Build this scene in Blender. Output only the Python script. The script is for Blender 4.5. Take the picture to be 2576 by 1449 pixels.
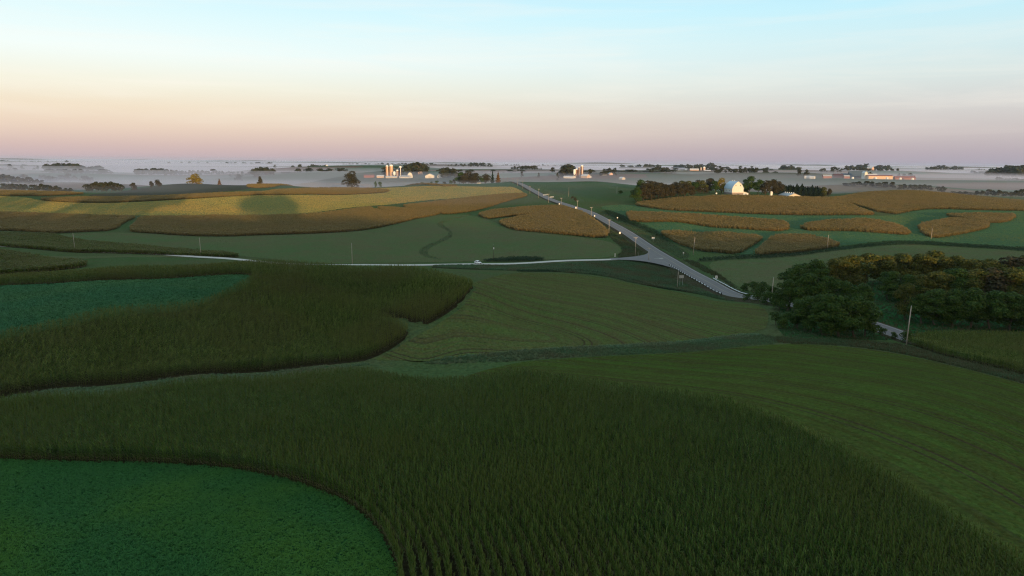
import bpy, math, random
import numpy as np
from mathutils import Vector, Matrix
from mathutils.geometry import delaunay_2d_cdt

for o in list(bpy.data.objects):
    bpy.data.objects.remove(o)
random.seed(7)
rng = np.random.default_rng(11)
scene = bpy.context.scene
COL = scene.collection
R = math.radians

# ------------------------------------------------------------------ camera
HC = 70.0                      # camera height above datum
FPX = 705.0                    # focal length in pixels of a 1024 wide frame
PITCH, ROLL = R(10.14), R(0.46)
F_ = np.array([0, math.cos(PITCH), -math.sin(PITCH)])
U0 = np.array([0, math.sin(PITCH), math.cos(PITCH)])
R0 = np.array([1.0, 0, 0])
RS = math.cos(ROLL) * R0 + math.sin(ROLL) * U0
US = -math.sin(ROLL) * R0 + math.cos(ROLL) * U0
cam_d = bpy.data.cameras.new('camera')
cam = bpy.data.objects.new('camera', cam_d)
COL.objects.link(cam)
cam_d.sensor_width = 36.0
cam_d.lens = 36.0 * FPX / 1024.0
cam_d.clip_start, cam_d.clip_end = 0.5, 60000
cam.matrix_world = Matrix(((RS[0], US[0], -F_[0], 0), (RS[1], US[1], -F_[1], 0), (RS[2], US[2], -F_[2], HC), (0, 0, 0, 1)))
scene.camera = cam

# ------------------------------------------------------------------ world, sun, exposure
SUN_EL, SUN_AZ = R(3.5), R(20)           # sun low behind the camera, a little to its right
SUN_DIR = Vector((math.sin(SUN_AZ) * math.cos(SUN_EL), -math.cos(SUN_AZ) * math.cos(SUN_EL), math.sin(SUN_EL)))

def lin(r, g, b, a=1.0):
    f = lambda c: (c / 255 / 12.92) if c / 255 <= 0.04045 else ((c / 255 + 0.055) / 1.055) ** 2.4
    return (f(r), f(g), f(b), a)

world = bpy.data.worlds.new('World')
scene.world = world
world.use_nodes = True
nt = world.node_tree
nt.nodes.clear()
N = lambda t: nt.nodes.new(t)
L = lambda a, b: nt.links.new(a, b)
tc = N('ShaderNodeTexCoord')
nrm = N('ShaderNodeVectorMath'); nrm.operation = 'NORMALIZE'; L(tc.outputs['Generated'], nrm.inputs[0])
sep = N('ShaderNodeSeparateXYZ'); L(nrm.outputs[0], sep.inputs[0])
asn = N('ShaderNodeMath'); asn.operation = 'ARCSINE'; L(sep.outputs['Z'], asn.inputs[0])
e01 = N('ShaderNodeMath'); e01.operation = 'MULTIPLY'; e01.inputs[1].default_value = 2 / math.pi; L(asn.outputs[0], e01.inputs[0])

def sky_ramp(stops):
    r = N('ShaderNodeValToRGB')
    el = r.color_ramp.elements
    while len(el) > 1:
        el.remove(el[-1])
    el[0].position = 0; el[0].color = stops[0][1]
    for deg, c in stops[1:]:
        k = el.new(deg / 90.0); k.color = c
    L(e01.outputs[0], r.inputs[0])
    return r
HIGH = [(24, lin(188, 228, 244)), (45, lin(172, 210, 232)), (90, lin(156, 194, 222))]
left = sky_ramp([(0, lin(195, 176, 187)), (0.9, lin(205, 183, 187)), (2.3, lin(224, 203, 194)), (3.6, lin(232, 215, 200)), (5.2, lin(236, 232, 220)),
                 (7.5, lin(236, 246, 248)), (10.0, lin(219, 243, 249)), (12.5, lin(198, 237, 250))] + HIGH)
right = sky_ramp([(0, lin(167, 163, 183)), (0.9, lin(174, 168, 185)), (2.4, lin(191, 185, 195)), (4.2, lin(205, 205, 211)), (6.2, lin(210, 223, 227)),
                  (8.6, lin(205, 233, 241)), (11, lin(190, 236, 251)), (13.5, lin(176, 228, 249))] + HIGH)
azf = N('ShaderNodeMapRange'); azf.interpolation_type = 'SMOOTHSTEP'
azf.inputs[1].default_value = -0.62; azf.inputs[2].default_value = 0.62
L(sep.outputs['X'], azf.inputs[0])
mx = N('ShaderNodeMix'); mx.data_type = 'RGBA'
L(azf.outputs[0], mx.inputs[0]); L(left.outputs[0], mx.inputs[6]); L(right.outputs[0], mx.inputs[7])
# thin cirrus: long faint streaks
mp = N('ShaderNodeMapping'); mp.inputs['Scale'].default_value = (2.2, 2.2, 26); mp.inputs['Rotation'].default_value = (R(1.5), R(-2.0), 0)
L(nrm.outputs[0], mp.inputs[0])
cn = N('ShaderNodeTexNoise'); cn.inputs['Scale'].default_value = 1.6; cn.inputs['Detail'].default_value = 6; cn.inputs['Roughness'].default_value = 0.55
cn.inputs['Distortion'].default_value = 0.35
L(mp.outputs[0], cn.inputs['Vector'])
cr = N('ShaderNodeMapRange'); cr.inputs[1].default_value = 0.46; cr.inputs[2].default_value = 0.74; cr.inputs[3].default_value = 0.0; cr.inputs[4].default_value = 0.38
L(cn.outputs['Fac'], cr.inputs[0])
cfade = N('ShaderNodeMapRange'); cfade.inputs[1].default_value = 0.02; cfade.inputs[2].default_value = 0.075; L(sep.outputs['Z'], cfade.inputs[0])
cmul = N('ShaderNodeMath'); cmul.operation = 'MULTIPLY'; L(cr.outputs[0], cmul.inputs[0]); L(cfade.outputs[0], cmul.inputs[1])
mx2 = N('ShaderNodeMix'); mx2.data_type = 'RGBA'; mx2.inputs[7].default_value = lin(246, 240, 236)
L(cmul.outputs[0], mx2.inputs[0]); L(mx.outputs[2], mx2.inputs[6])
# warm glow round the sun behind the camera
sd = N('ShaderNodeVectorMath'); sd.operation = 'DOT_PRODUCT'; sd.inputs[1].default_value = SUN_DIR; L(nrm.outputs[0], sd.inputs[0])
sg = N('ShaderNodeMapRange'); sg.interpolation_type = 'SMOOTHSTEP'; sg.inputs[1].default_value = 0.1; sg.inputs[2].default_value = 1.0; L(sd.outputs['Value'], sg.inputs[0])
mx3 = N('ShaderNodeMix'); mx3.data_type = 'RGBA'; mx3.inputs[7].default_value = (1.0, 0.66, 0.36, 1)
sgm = N('ShaderNodeMath'); sgm.operation = 'MULTIPLY'; sgm.inputs[1].default_value = 0.6; L(sg.outputs[0], sgm.inputs[0])
L(sgm.outputs[0], mx3.inputs[0]); L(mx2.outputs[2], mx3.inputs[6])
bg = N('ShaderNodeBackground'); bg.inputs['Strength'].default_value = 0.93; L(mx3.outputs[2], bg.inputs['Color'])
nis = N('ShaderNodeTexSky'); nis.sky_type = 'NISHITA'; nis.sun_disc = False
nis.sun_elevation = SUN_EL; nis.sun_rotation = math.pi - SUN_AZ
bg2 = N('ShaderNodeBackground'); bg2.inputs['Strength'].default_value = 0.05; L(nis.outputs[0], bg2.inputs['Color'])
add = N('ShaderNodeAddShader'); L(bg.outputs[0], add.inputs[0]); L(bg2.outputs[0], add.inputs[1])
wo = N('ShaderNodeOutputWorld'); L(add.outputs[0], wo.inputs['Surface'])

sun_d = bpy.data.lights.new('sun', 'SUN')
sun_d.energy = 5.0
sun_d.color = (1.0, 0.62, 0.28)
sun_d.angle = R(0.5)
sun = bpy.data.objects.new('sun', sun_d)
COL.objects.link(sun)
sun.rotation_euler = (-SUN_DIR).to_track_quat('-Z', 'Y').to_euler()

scene.view_settings.view_transform = 'Standard'
scene.view_settings.look = 'None'
scene.view_settings.exposure = 0.0
scene.view_settings.gamma = 1.0
scene.view_settings.use_curve_mapping = False
scene.render.engine = 'CYCLES'
cy = scene.cycles
cy.max_bounces = 6; cy.diffuse_bounces = 3; cy.glossy_bounces = 2; cy.transmission_bounces = 2; cy.volume_bounces = 1; cy.transparent_max_bounces = 4
cy.caustics_reflective = False; cy.caustics_refractive = False
cy.use_denoising = True
cy.denoising_input_passes = 'RGB_ALBEDO_NORMAL'
cy.denoising_prefilter = 'NONE'
cy.filter_width = 1.2
cy.denoiser = 'OPENIMAGEDENOISE'
cy.use_adaptive_sampling = False
cy.sample_clamp_indirect = 4.0

# ------------------------------------------------------------------ helpers
def tag(o, label=None, cat=None, group=None, kind=None):
    if label: o['label'] = label
    if cat: o['category'] = cat
    if group: o['group'] = group
    if kind: o['kind'] = kind
    return o

def link_mesh(name, verts, faces, mats, parent=None, midx=None, smooth=False):
    me = bpy.data.meshes.new(name)
    me.from_pydata([tuple(map(float, v)) for v in verts], [], faces)
    for m in (mats if isinstance(mats, (list, tuple)) else [mats]):
        me.materials.append(m)
    if midx is not None:
        me.polygons.foreach_set('material_index', np.asarray(midx, dtype=np.int32))
    if smooth:
        me.polygons.foreach_set('use_smooth', np.ones(len(me.polygons), dtype=bool))
    me.update()
    return obj_of(name, me, parent)

def obj_of(name, me, parent=None):
    o = bpy.data.objects.new(name, me)
    COL.objects.link(o)
    if parent is not None:
        o.parent = parent
    return o

def empty(name, loc, rz=0.0, scale=1.0):
    o = bpy.data.objects.new(name, None)
    o.empty_display_size = 0.5
    COL.objects.link(o)
    o.location = loc
    o.rotation_euler = (0, 0, rz)
    o.scale = (scale,) * 3 if not isinstance(scale, tuple) else scale
    return o

def big_mesh(name, V, quads=None, tris=None, mat=None, smooth=False):
    """fast numpy mesh"""
    me = bpy.data.meshes.new(name)
    nq = 0 if quads is None else len(quads)
    ntq = 0 if tris is None else len(tris)
    me.vertices.add(len(V))
    me.vertices.foreach_set('co', np.asarray(V, dtype=np.float32).ravel())
    loops = []
    if nq: loops.append(np.asarray(quads, dtype=np.int32).ravel())
    if ntq: loops.append(np.asarray(tris, dtype=np.int32).ravel())
    loops = np.concatenate(loops)
    me.loops.add(len(loops))
    me.loops.foreach_set('vertex_index', loops)
    me.polygons.add(nq + ntq)
    starts = np.concatenate([np.arange(nq) * 4, nq * 4 + np.arange(ntq) * 3]).astype(np.int32)
    me.polygons.foreach_set('loop_start', starts)
    me.update(calc_edges=True)
    if mat is not None:
        for m in (mat if isinstance(mat, (list, tuple)) else [mat]):
            me.materials.append(m)
    if smooth:
        me.polygons.foreach_set('use_smooth', np.ones(nq + ntq, dtype=bool))
    return me

# ------------------------------------------------------------------ picture rays and terrain
SC = 2576 / 1024.0
def ray(dx, dy):
    u, v = dx / SC, dy / SC
    return F_ * FPX + RS * (u - 512) - US * (v - 288)

def at_depth(dx, dy, Y):
    d = ray(dx, dy)
    s = Y / d[1]
    return np.array([d[0] * s, Y, d[2] * s])          # relative to the camera

CORN_H = 2.4
ctrl = []
def C(dx, dy, Y, h=0.0):
    p = at_depth(dx, dy, Y)
    ctrl.append((p[0], p[1], p[2] - h))
def CZ(dx, Y, z):
    p = at_depth(dx, 700, Y)
    ctrl.append((p[0], Y, z))
T = CORN_H
# the hill below the camera
for dx in (-600, 300, 1288, 2300, 3200): CZ(dx, 24, -35.5)
for a in ((0, 1160, 80), (500, 1172, 79), (870, 1262, 70), (1000, 1449, 56), (300, 1300, 66), (500, 1449, 56)): C(*a)
for a in ((0, 1010, 98), (500, 965, 112), (900, 928, 125), (1288, 925, 119), (1500, 945, 114), (1800, 985, 104), (2000, 1050, 92),
          (2200, 1150, 78), (2400, 1270, 65), (2576, 1385, 56), (1288, 1100, 82), (1800, 1200, 71), (900, 1060, 90)): C(*a, T)
for a in ((2300, 1000, 115), (2500, 1150, 86), (2100, 900, 160), (2000, 870, 174), (2282, 872, 186), (2576, 965, 143), (1900, 865, 178), (1500, 896, 158),
          (1260, 917, 147), (1500, 870, 171), (1900, 844, 192), (1060, 908, 151), (2800, 1080, 120)): C(*a)
# waterway and the second hill
for a in ((-150, 1012, 107), (0, 998, 110), (300, 966, 121), (640, 936, 134), (900, 910, 145)): C(*a)
for a in ((500, 850, 143), (500, 800, 156), (500, 750, 172), (900, 850, 155), (900, 780, 174), (900, 720, 195), (0, 900, 122)): C(*a, T)
for a in ((0, 825, 135), (300, 770, 152), (620, 705, 186), (300, 670, 212), (600, 655, 224), (800, 657, 221), (1000, 663, 216), (1150, 690, 205), (0, 693, 203), (-200, 705, 198)): C(*a, T)
for a in ((0, 765, 163), (0, 722, 183), (300, 708, 190), (600, 693, 201), (1190, 728, 192), (1160, 765, 178), (1040, 836, 162)): C(*a)
# second hay field, road ditch, creek
for a in ((1300, 850, 168), (1300, 800, 186), (1300, 740, 218), (1300, 686, 292), (1500, 830, 190), (1500, 790, 208), (1500, 740, 248), (1500, 694, 318),
          (1700, 840, 195), (1700, 800, 216), (1700, 760, 252), (1700, 733, 285), (1880, 762, 262), (1930, 800, 226), (1413, 688, 312), (1600, 716, 302)): C(*a)
for a in ((1500, 680, 352), (1500, 661, 385), (1300, 664.5, 388), (1100, 666, 390), (1640, 650, 405), (1850, 748, 293), (1765, 706, 334), (1690, 660, 388),
          (1703, 726, 322), (1600, 690, 352), (1780, 738, 300)): C(*a)
for a in ((1600, 602, 475), (1530, 562, 560), (1450, 526, 680), (1400, 506, 790), (1350, 485, 920), (1312, 466, 1100), (1290, 460.5, 1180)): C(*a)
# left valley
for a in ((190, 633, 410), (505, 648, 396), (0, 690, 285), (200, 673, 288), (350, 652, 350), (0, 610, 455), (590, 651, 394), (300, 600, 490), (800, 620, 452),
          (1100, 562, 610), (1300, 620, 455), (1450, 640, 415), (800, 668, 390), (1000, 668, 389), (650, 660, 392), (-250, 640, 400)): C(*a)
for a in ((0, 625, 335), (0, 583, 500), (-200, 620, 340)): C(*a, T)
for a in ((0, 581, 540), (300, 581, 540), (560, 595, 512), (800, 587, 532), (1040, 552, 650), (1190, 536, 720), (1280, 575, 560), (1510, 600, 478)): C(*a)
for a in ((0, 532, 660), (500, 540, 630), (700, 539, 640), (940, 516, 730), (1300, 524, 700), (1200, 492, 880)): C(*a, T)
for a in ((500, 512, 755), (700, 500, 830), (1250, 472, 1080), (1000, 480, 985), (700, 477, 1010), (300, 505, 810), (0, 496, 830), (700, 465, 1130), (1100, 466, 1140),
          (0, 482, 980), (250, 487, 950), (450, 478, 1040), (400, 462, 1240), (480, 459.5, 1290), (560, 462, 1230), (330, 474, 1120)): C(*a)
# right hand hills
for a in ((1600, 512, 720), (1450, 482, 950), (1500, 460, 1210), (1845, 488, 800), (1680, 498, 750), (1700, 529, 640), (2200, 543, 590), (1600, 546, 590),
          (1900, 551, 570), (1700, 564, 530), (1980, 582, 500), (1800, 592, 480), (1745, 641, 405), (2000, 641, 400), (2300, 609, 452), (2576, 633, 400),
          (2100, 662, 350), (1810, 692, 338), (2100, 850, 192), (2300, 800, 228), (2450, 760, 262), (2300, 628, 410), (2400, 592, 500), (2350, 599, 480), (2250, 546, 610), (2240, 541, 640),
          (2576, 531, 690), (1980, 760, 255)): C(*a)
for a in ((2000, 489, 800), (1760, 583, 495), (2400, 553, 575), (2200, 486, 880), (2576, 503, 830), (2300, 482, 930), (2576, 832, 206), (2290, 838, 202)): C(*a, T)
for a in ((2290, 869, 188), (2576, 947, 155)): C(*a)
# valley floor under the mist, then the plain
for dx in (-400, 100): CZ(dx, 1400, -66)
for dx in (500, 800, 1100): CZ(dx, 1480, -66)
for dx in (1450, 1750): CZ(dx, 1380, -60)
for dx in (2100, 2400, 2800): CZ(dx, 1380, -40); CZ(dx, 1120, -47)
for dx in (-500, 200, 900, 1600, 2300, 3000): CZ(dx, 2000, -55)
for dx in (-500, 400, 1288, 2200, 3000): CZ(dx, 4000, -53); CZ(dx, 9000, -52); CZ(dx, 20000, -46)

P_ = np.array(ctrl)
def warp(x, y):
    b = 80.0
    return np.stack([x / (y + b) * 2.2, np.log(y + b)], -1)
def kern(r2):
    return np.where(r2 < 1e-12, 0.0, 0.5 * r2 * np.log(np.maximum(r2, 1e-12)))
Q_ = warp(P_[:, 0], P_[:, 1])
_n = len(Q_)
_K = kern(((Q_[:, None] - Q_[None]) ** 2).sum(-1)) + np.eye(_n) * 4e-4
_A = np.zeros((_n + 3, _n + 3)); _A[:_n, :_n] = _K; _A[:_n, _n] = 1; _A[:_n, _n + 1:] = Q_; _A[_n, :_n] = 1; _A[_n + 1:, :_n] = Q_.T
_W = np.linalg.solve(_A, np.concatenate([P_[:, 2], [0, 0, 0]]))
def base_height(x, y):
    q = warp(x, y)
    out = np.empty(len(q))
    for i in range(0, len(q), 20000):
        c = q[i:i + 20000]
        out[i:i + 20000] = kern(((c[:, None] - Q_[None]) ** 2).sum(-1)) @ _W[:_n] + _W[_n] + c @ _W[_n + 1:]
    return out
_hr = np.random.default_rng(5)
_waves = [(_hr.uniform(0, 2 * math.pi), _hr.uniform(420, 2300), _hr.uniform(0, 6.28), _hr.uniform(0.5, 1.0)) for _ in range(14)]
def far_hills(x, y):
    z = np.zeros_like(x)
    for a, wl, ph, am in _waves:
        kx, ky = math.cos(a) * 0.55, math.sin(a)
        z += am * np.sin((x * kx + y * ky) * 2 * math.pi / wl + ph)
    return z / 2.4
SITES = [  # far farmsteads and woods that stand on rises: picture position, distance, reach along x and y
    (985, 444, 1700, 130, 110), (1085, 446.5, 1640, 110, 80), (1045, 435, 1900, 110, 90), (1130, 444.5, 1620, 80, 80), (1455, 442.5, 1700, 170, 110), (1540, 441, 1780, 170, 110), (1180, 462, 1150, 120, 90),
    (2190, 448.5, 1700, 340, 120), (2015, 440, 1900, 180, 120), (1740, 432, 2700, 330, 200), (800, 428, 3300, 350, 260), (180, 432, 2900, 420, 240), (420, 439, 2300, 420, 160), (30, 427, 3200, 250, 200), (660, 440, 2100, 120, 120),
    (60, 462, 1450, 180, 120), (260, 484, 1120, 130, 70), (130, 484, 1080, 150, 60), (30, 474, 1130, 120, 70), (2300, 479, 1080, 200, 60), (2480, 493, 960, 260, 60), (2160, 466, 1180, 140, 70), (2150, 429, 3000, 420, 220), (1320, 430, 2700, 300, 200)]
_S = []
for dx, dy, Y, rx, ry in SITES:
    p = at_depth(dx, dy, Y); _S.append((p[0], p[1], p[2], rx, ry))
_S = np.array(_S)
def _pre(x, y):
    z = base_height(x, y)
    amp = np.clip((y - 1150) / 900, 0, 1)
    return z + far_hills(x, y) * amp * (14.5 + np.clip((y - 4000) / 9000, 0, 1) * 2)
_S_err = _S[:, 2] - _pre(_S[:, 0], _S[:, 1])
def true_height(x, y):
    z = _pre(x, y)
    num = np.zeros_like(z); den = np.full_like(z, 0.25)
    for (sx, sy, sz, rx, ry), e in zip(_S, _S_err):
        w = np.exp(-((x - sx) / rx) ** 2 - ((y - sy) / ry) ** 2) * 3
        num += w * e; den += w
    return z + num / den
# the ground sheet: a fan of rows that open out with distance
GB, TN, RN, TMAX = 150.0, 500, 560, 1.42
g_t = np.linspace(-TMAX, TMAX, TN)
R_LO, R_HI = math.log(20 + GB), math.log(21000 + GB)
g_r = np.linspace(R_LO, R_HI, RN)
g_Y = np.exp(g_r) - GB
GX = g_t[None, :] * (g_Y[:, None] + GB)
GY = np.repeat(g_Y[:, None], TN, 1)
GZ = true_height(GX.ravel(), GY.ravel()).reshape(RN, TN)
def ground(x, y):
    """height of the ground sheet relative to the camera"""
    x = np.asarray(x, float); y = np.asarray(y, float)
    fi = np.clip((np.log(np.maximum(y, 20) + GB) - R_LO) / (R_HI - R_LO) * (RN - 1), 0, RN - 1.001)
    fj = np.clip((x / (np.maximum(y, 20) + GB) + TMAX) / (2 * TMAX) * (TN - 1), 0, TN - 1.001)
    i = fi.astype(int); j = fj.astype(int); a = fi - i; b = fj - j
    return (GZ[i, j] * (1 - a) * (1 - b) + GZ[i + 1, j] * a * (1 - b) + GZ[i, j + 1] * (1 - a) * b + GZ[i + 1, j + 1] * a * b)
_march = np.exp(np.linspace(math.log(30), math.log(20000), 1400))
def hit(dx, dy, h=0.0):
    d = ray(dx, dy)
    s = _march / d[1]
    dz = d[2] * s - (ground(d[0] * s, _march) + h)
    k = np.nonzero(dz <= 0)[0]
    if len(k) == 0:
        Y = 20000.0
    else:
        k = k[0]
        if k == 0: Y = _march[0]
        else:
            a, b = dz[k - 1], dz[k]
            Y = _march[k - 1] + (_march[k] - _march[k - 1]) * a / (a - b)
    return np.array([d[0] / d[1] * Y, Y])
def spot(p, h=0.0):
    """picture position (x, y) or (x, y, distance) -> point on the ground, world xyz"""
    if len(p) == 3:
        q = at_depth(p[0], p[1], p[2])[:2]
    else:
        q = hit(p[0], p[1], h)
    return np.array([q[0], q[1], float(ground(q[0], q[1])) + HC])
def spots(pts):
    return np.array([spot(p)[:2] for p in pts])
def chaikin(P, n=2, closed=True):
    P = np.asarray(P, float)
    for _ in range(n):
        if closed:
            Q = np.roll(P, -1, 0)
            P = np.stack([P * .75 + Q * .25, P * .25 + Q * .75], 1).reshape(-1, P.shape[1])
        else:
            A, B = P[:-1], P[1:]
            P = np.concatenate([P[:1], np.stack([A * .75 + B * .25, A * .25 + B * .75], 1).reshape(-1, P.shape[1]), P[-1:]])
    return P
def inside(px, py, poly):
    px = np.asarray(px); py = np.asarray(py)
    c = np.zeros(len(px), bool)
    x0, y0 = poly[-1]
    for x1, y1 in poly:
        m = ((y1 > py) != (y0 > py))
        if y1 != y0:
            c ^= m & (px < (x0 - x1) * (py - y1) / (y0 - y1) + x1)
        x0, y0 = x1, y1
    return c
def edge_dist(px, py, line, closed=False):
    d = np.full(len(px), 1e9)
    n = len(line)
    for i in range(n if closed else n - 1):
        a = line[i]; b = line[(i + 1) % n]
        ab = b - a; L2 = (ab ** 2).sum() + 1e-12
        t = np.clip(((px - a[0]) * ab[0] + (py - a[1]) * ab[1]) / L2, 0, 1)
        d = np.minimum(d, np.hypot(px - a[0] - ab[0] * t, py - a[1] - ab[1] * t))
    return d
def drape(poly, lift=0.03, most=5000):
    """triangulated sheet over the ground inside poly (world xy); returns verts (world), tris"""
    poly = np.asarray(poly, float)
    m = (GX >= poly[:, 0].min()) & (GX <= poly[:, 0].max()) & (GY >= poly[:, 1].min()) & (GY <= poly[:, 1].max())
    ii = np.nonzero(m.ravel())[0]
    x, y = GX.ravel()[ii], GY.ravel()[ii]
    k = inside(x, y, poly)
    x, y = x[k], y[k]
    if len(x):
        k = edge_dist(x, y, poly, True) > 0.35 * (y + 60) * 0.004
        x, y = x[k], y[k]
    st = max(1, int(math.ceil(len(x) / most)))
    x, y = x[::st], y[::st]
    pts = [Vector(p) for p in poly] + [Vector(p) for p in zip(x, y)]
    n = len(poly)
    vs, es, fs, *_ = delaunay_2d_cdt(pts, [(i, (i + 1) % n) for i in range(n)], [list(range(n))], 1, 1e-4)
    V = np.array([(v[0], v[1]) for v in vs])
    z = ground(V[:, 0], V[:, 1]) + HC + lift + V[:, 1] * 1.5e-4
    return np.column_stack([V, z]), [tuple(f) for f in fs]
# ------------------------------------------------------------------ materials
class NB:
    """small node builder"""
    def __init__(s, name):
        s.m = bpy.data.materials.new(name)
        s.m.use_nodes = True
        s.t = s.m.node_tree
        s.t.nodes.clear()
        s.out = s.t.nodes.new('ShaderNodeOutputMaterial')
    def n(s, typ, **kw):
        x = s.t.nodes.new(typ)
        for k, v in kw.items(): setattr(x, k, v)
        return x
    def l(s, a, b): s.t.links.new(a, b)
    def val(s, sock, v):
        if hasattr(v, 'is_linked') or hasattr(v, 'links'): s.l(v, sock)
        else: sock.default_value = v
    def pos(s): return s.n('ShaderNodeNewGeometry').outputs['Position']
    def noise(s, vec, scale, detail=3, rough=0.55, dist=0.0):
        x = s.n('ShaderNodeTexNoise'); s.l(vec, x.inputs['Vector'])
        x.inputs['Scale'].default_value = scale; x.inputs['Detail'].default_value = detail
        x.inputs['Roughness'].default_value = rough; x.inputs['Distortion'].default_value = dist
        return x.outputs['Fac']
    def stretch(s, vec, sc, rot=(0, 0, 0)):
        x = s.n('ShaderNodeMapping'); s.l(vec, x.inputs[0]); x.inputs['Scale'].default_value = sc; x.inputs['Rotation'].default_value = rot
        return x.outputs[0]
    def ramp(s, fac, stops):
        x = s.n('ShaderNodeValToRGB'); el = x.color_ramp.elements
        while len(el) > 1: el.remove(el[-1])
        el[0].position = stops[0][0]; el[0].color = tuple(stops[0][1]) + (1,)
        for p, c in stops[1:]:
            k = el.new(p); k.color = tuple(c) + (1,)
        s.l(fac, x.inputs[0])
        return x.outputs[0]
    def mix(s, f, a, b, blend='MIX'):
        x = s.n('ShaderNodeMix', data_type='RGBA', blend_type=blend)
        s.val(x.inputs[0], f)
        for i, v in ((6, a), (7, b)):
            if isinstance(v, tuple): x.inputs[i].default_value = (v + (1,))[:4]
            else: s.l(v, x.inputs[i])
        return x.outputs[2]
    def math(s, op, a, b=0.0, c=None):
        x = s.n('ShaderNodeMath', operation=op)
        s.val(x.inputs[0], a); s.val(x.inputs[1], b)
        if c is not None: s.val(x.inputs[2], c)
        return x.outputs[0]
    def maprange(s, v, a, b, c=0.0, d=1.0):
        x = s.n('ShaderNodeMapRange'); s.l(v, x.inputs[0])
        for i, q in enumerate((a, b, c, d)): x.inputs[i + 1].default_value = q
        return x.outputs[0]
    def rough_normal(s, amount, scale=3.0):
        """fine stand-up relief of grass blades"""
        g = s.n('ShaderNodeNewGeometry')
        sc = s.n('ShaderNodeVectorMath', operation='SCALE'); s.l(g.outputs['Position'], sc.inputs[0]); sc.inputs['Scale'].default_value = scale
        fl = s.n('ShaderNodeVectorMath', operation='FLOOR'); s.l(sc.outputs[0], fl.inputs[0])
        w = s.n('ShaderNodeTexWhiteNoise', noise_dimensions='3D'); s.l(fl.outputs[0], w.inputs['Vector'])
        sb = s.n('ShaderNodeVectorMath', operation='SUBTRACT'); s.l(w.outputs['Color'], sb.inputs[0]); sb.inputs[1].default_value = (0.5, 0.5, 0.25)
        ml = s.n('ShaderNodeVectorMath', operation='MULTIPLY'); s.l(sb.outputs[0], ml.inputs[0]); ml.inputs[1].default_value = (2 * amount, 2 * amount, amount)
        ad = s.n('ShaderNodeVectorMath', operation='ADD'); s.l(ml.outputs[0], ad.inputs[0]); s.l(g.outputs['Normal'], ad.inputs[1])
        nm = s.n('ShaderNodeVectorMath', operation='NORMALIZE'); s.l(ad.outputs[0], nm.inputs[0])
        return nm.outputs[0]
    def bump(s, h, strength, dist):
        x = s.n('ShaderNodeBump'); s.l(h, x.inputs['Height']); x.inputs['Strength'].default_value = strength; x.inputs['Distance'].default_value = dist
        return x.outputs[0]
    def principled(s, col, rough=0.8, normal=None, spec=0.2, metal=0.0, emit=None):
        x = s.n('ShaderNodeBsdfPrincipled')
        if isinstance(col, tuple): x.inputs['Base Color'].default_value = (col + (1,))[:4]
        else: s.l(col, x.inputs['Base Color'])
        s.val(x.inputs['Roughness'], rough)
        x.inputs['Specular IOR Level'].default_value = spec; x.inputs['Metallic'].default_value = metal
        if normal is not None: s.l(normal, x.inputs['Normal'])
        return x.outputs[0]
    def done(s, sh):
        s.l(sh, s.out.inputs['Surface'])
        return s.m

def foliage(name, cols, tint=None, tint_scale=0.03, trans=0.16, rough=0.6, spec=0.05, isl=1.0):
    """leaf material: every leaf cluster its own shade, slow drift of hue across the stand"""
    b = NB(name)
    oi = b.n('ShaderNodeObjectInfo')
    g = b.n('ShaderNodeNewGeometry')
    r = b.math('ADD', b.math('MULTIPLY', oi.outputs['Random'], 1 - isl), b.math('MULTIPLY', g.outputs['Random Per Island'], isl)) if isl < 1 else b.math('FRACT', b.math('ADD', oi.outputs['Random'], g.outputs['Random Per Island']))
    c = b.ramp(r, [(i / max(1, len(cols) - 1), q) for i, q in enumerate(cols)])
    if tint:
        nz = b.noise(b.pos(), tint_scale, 3)
        c = b.mix(b.maprange(nz, 0.42, 0.66), c, tint)
    p = b.principled(c, rough, spec=spec)
    t = b.n('ShaderNodeBsdfTranslucent'); b.l(c, t.inputs['Color'])
    mxs = b.n('ShaderNodeMixShader'); mxs.inputs[0].default_value = trans
    b.l(p, mxs.inputs[1]); b.l(t.outputs[0], mxs.inputs[2])
    return b.done(mxs.outputs[0])

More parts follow.
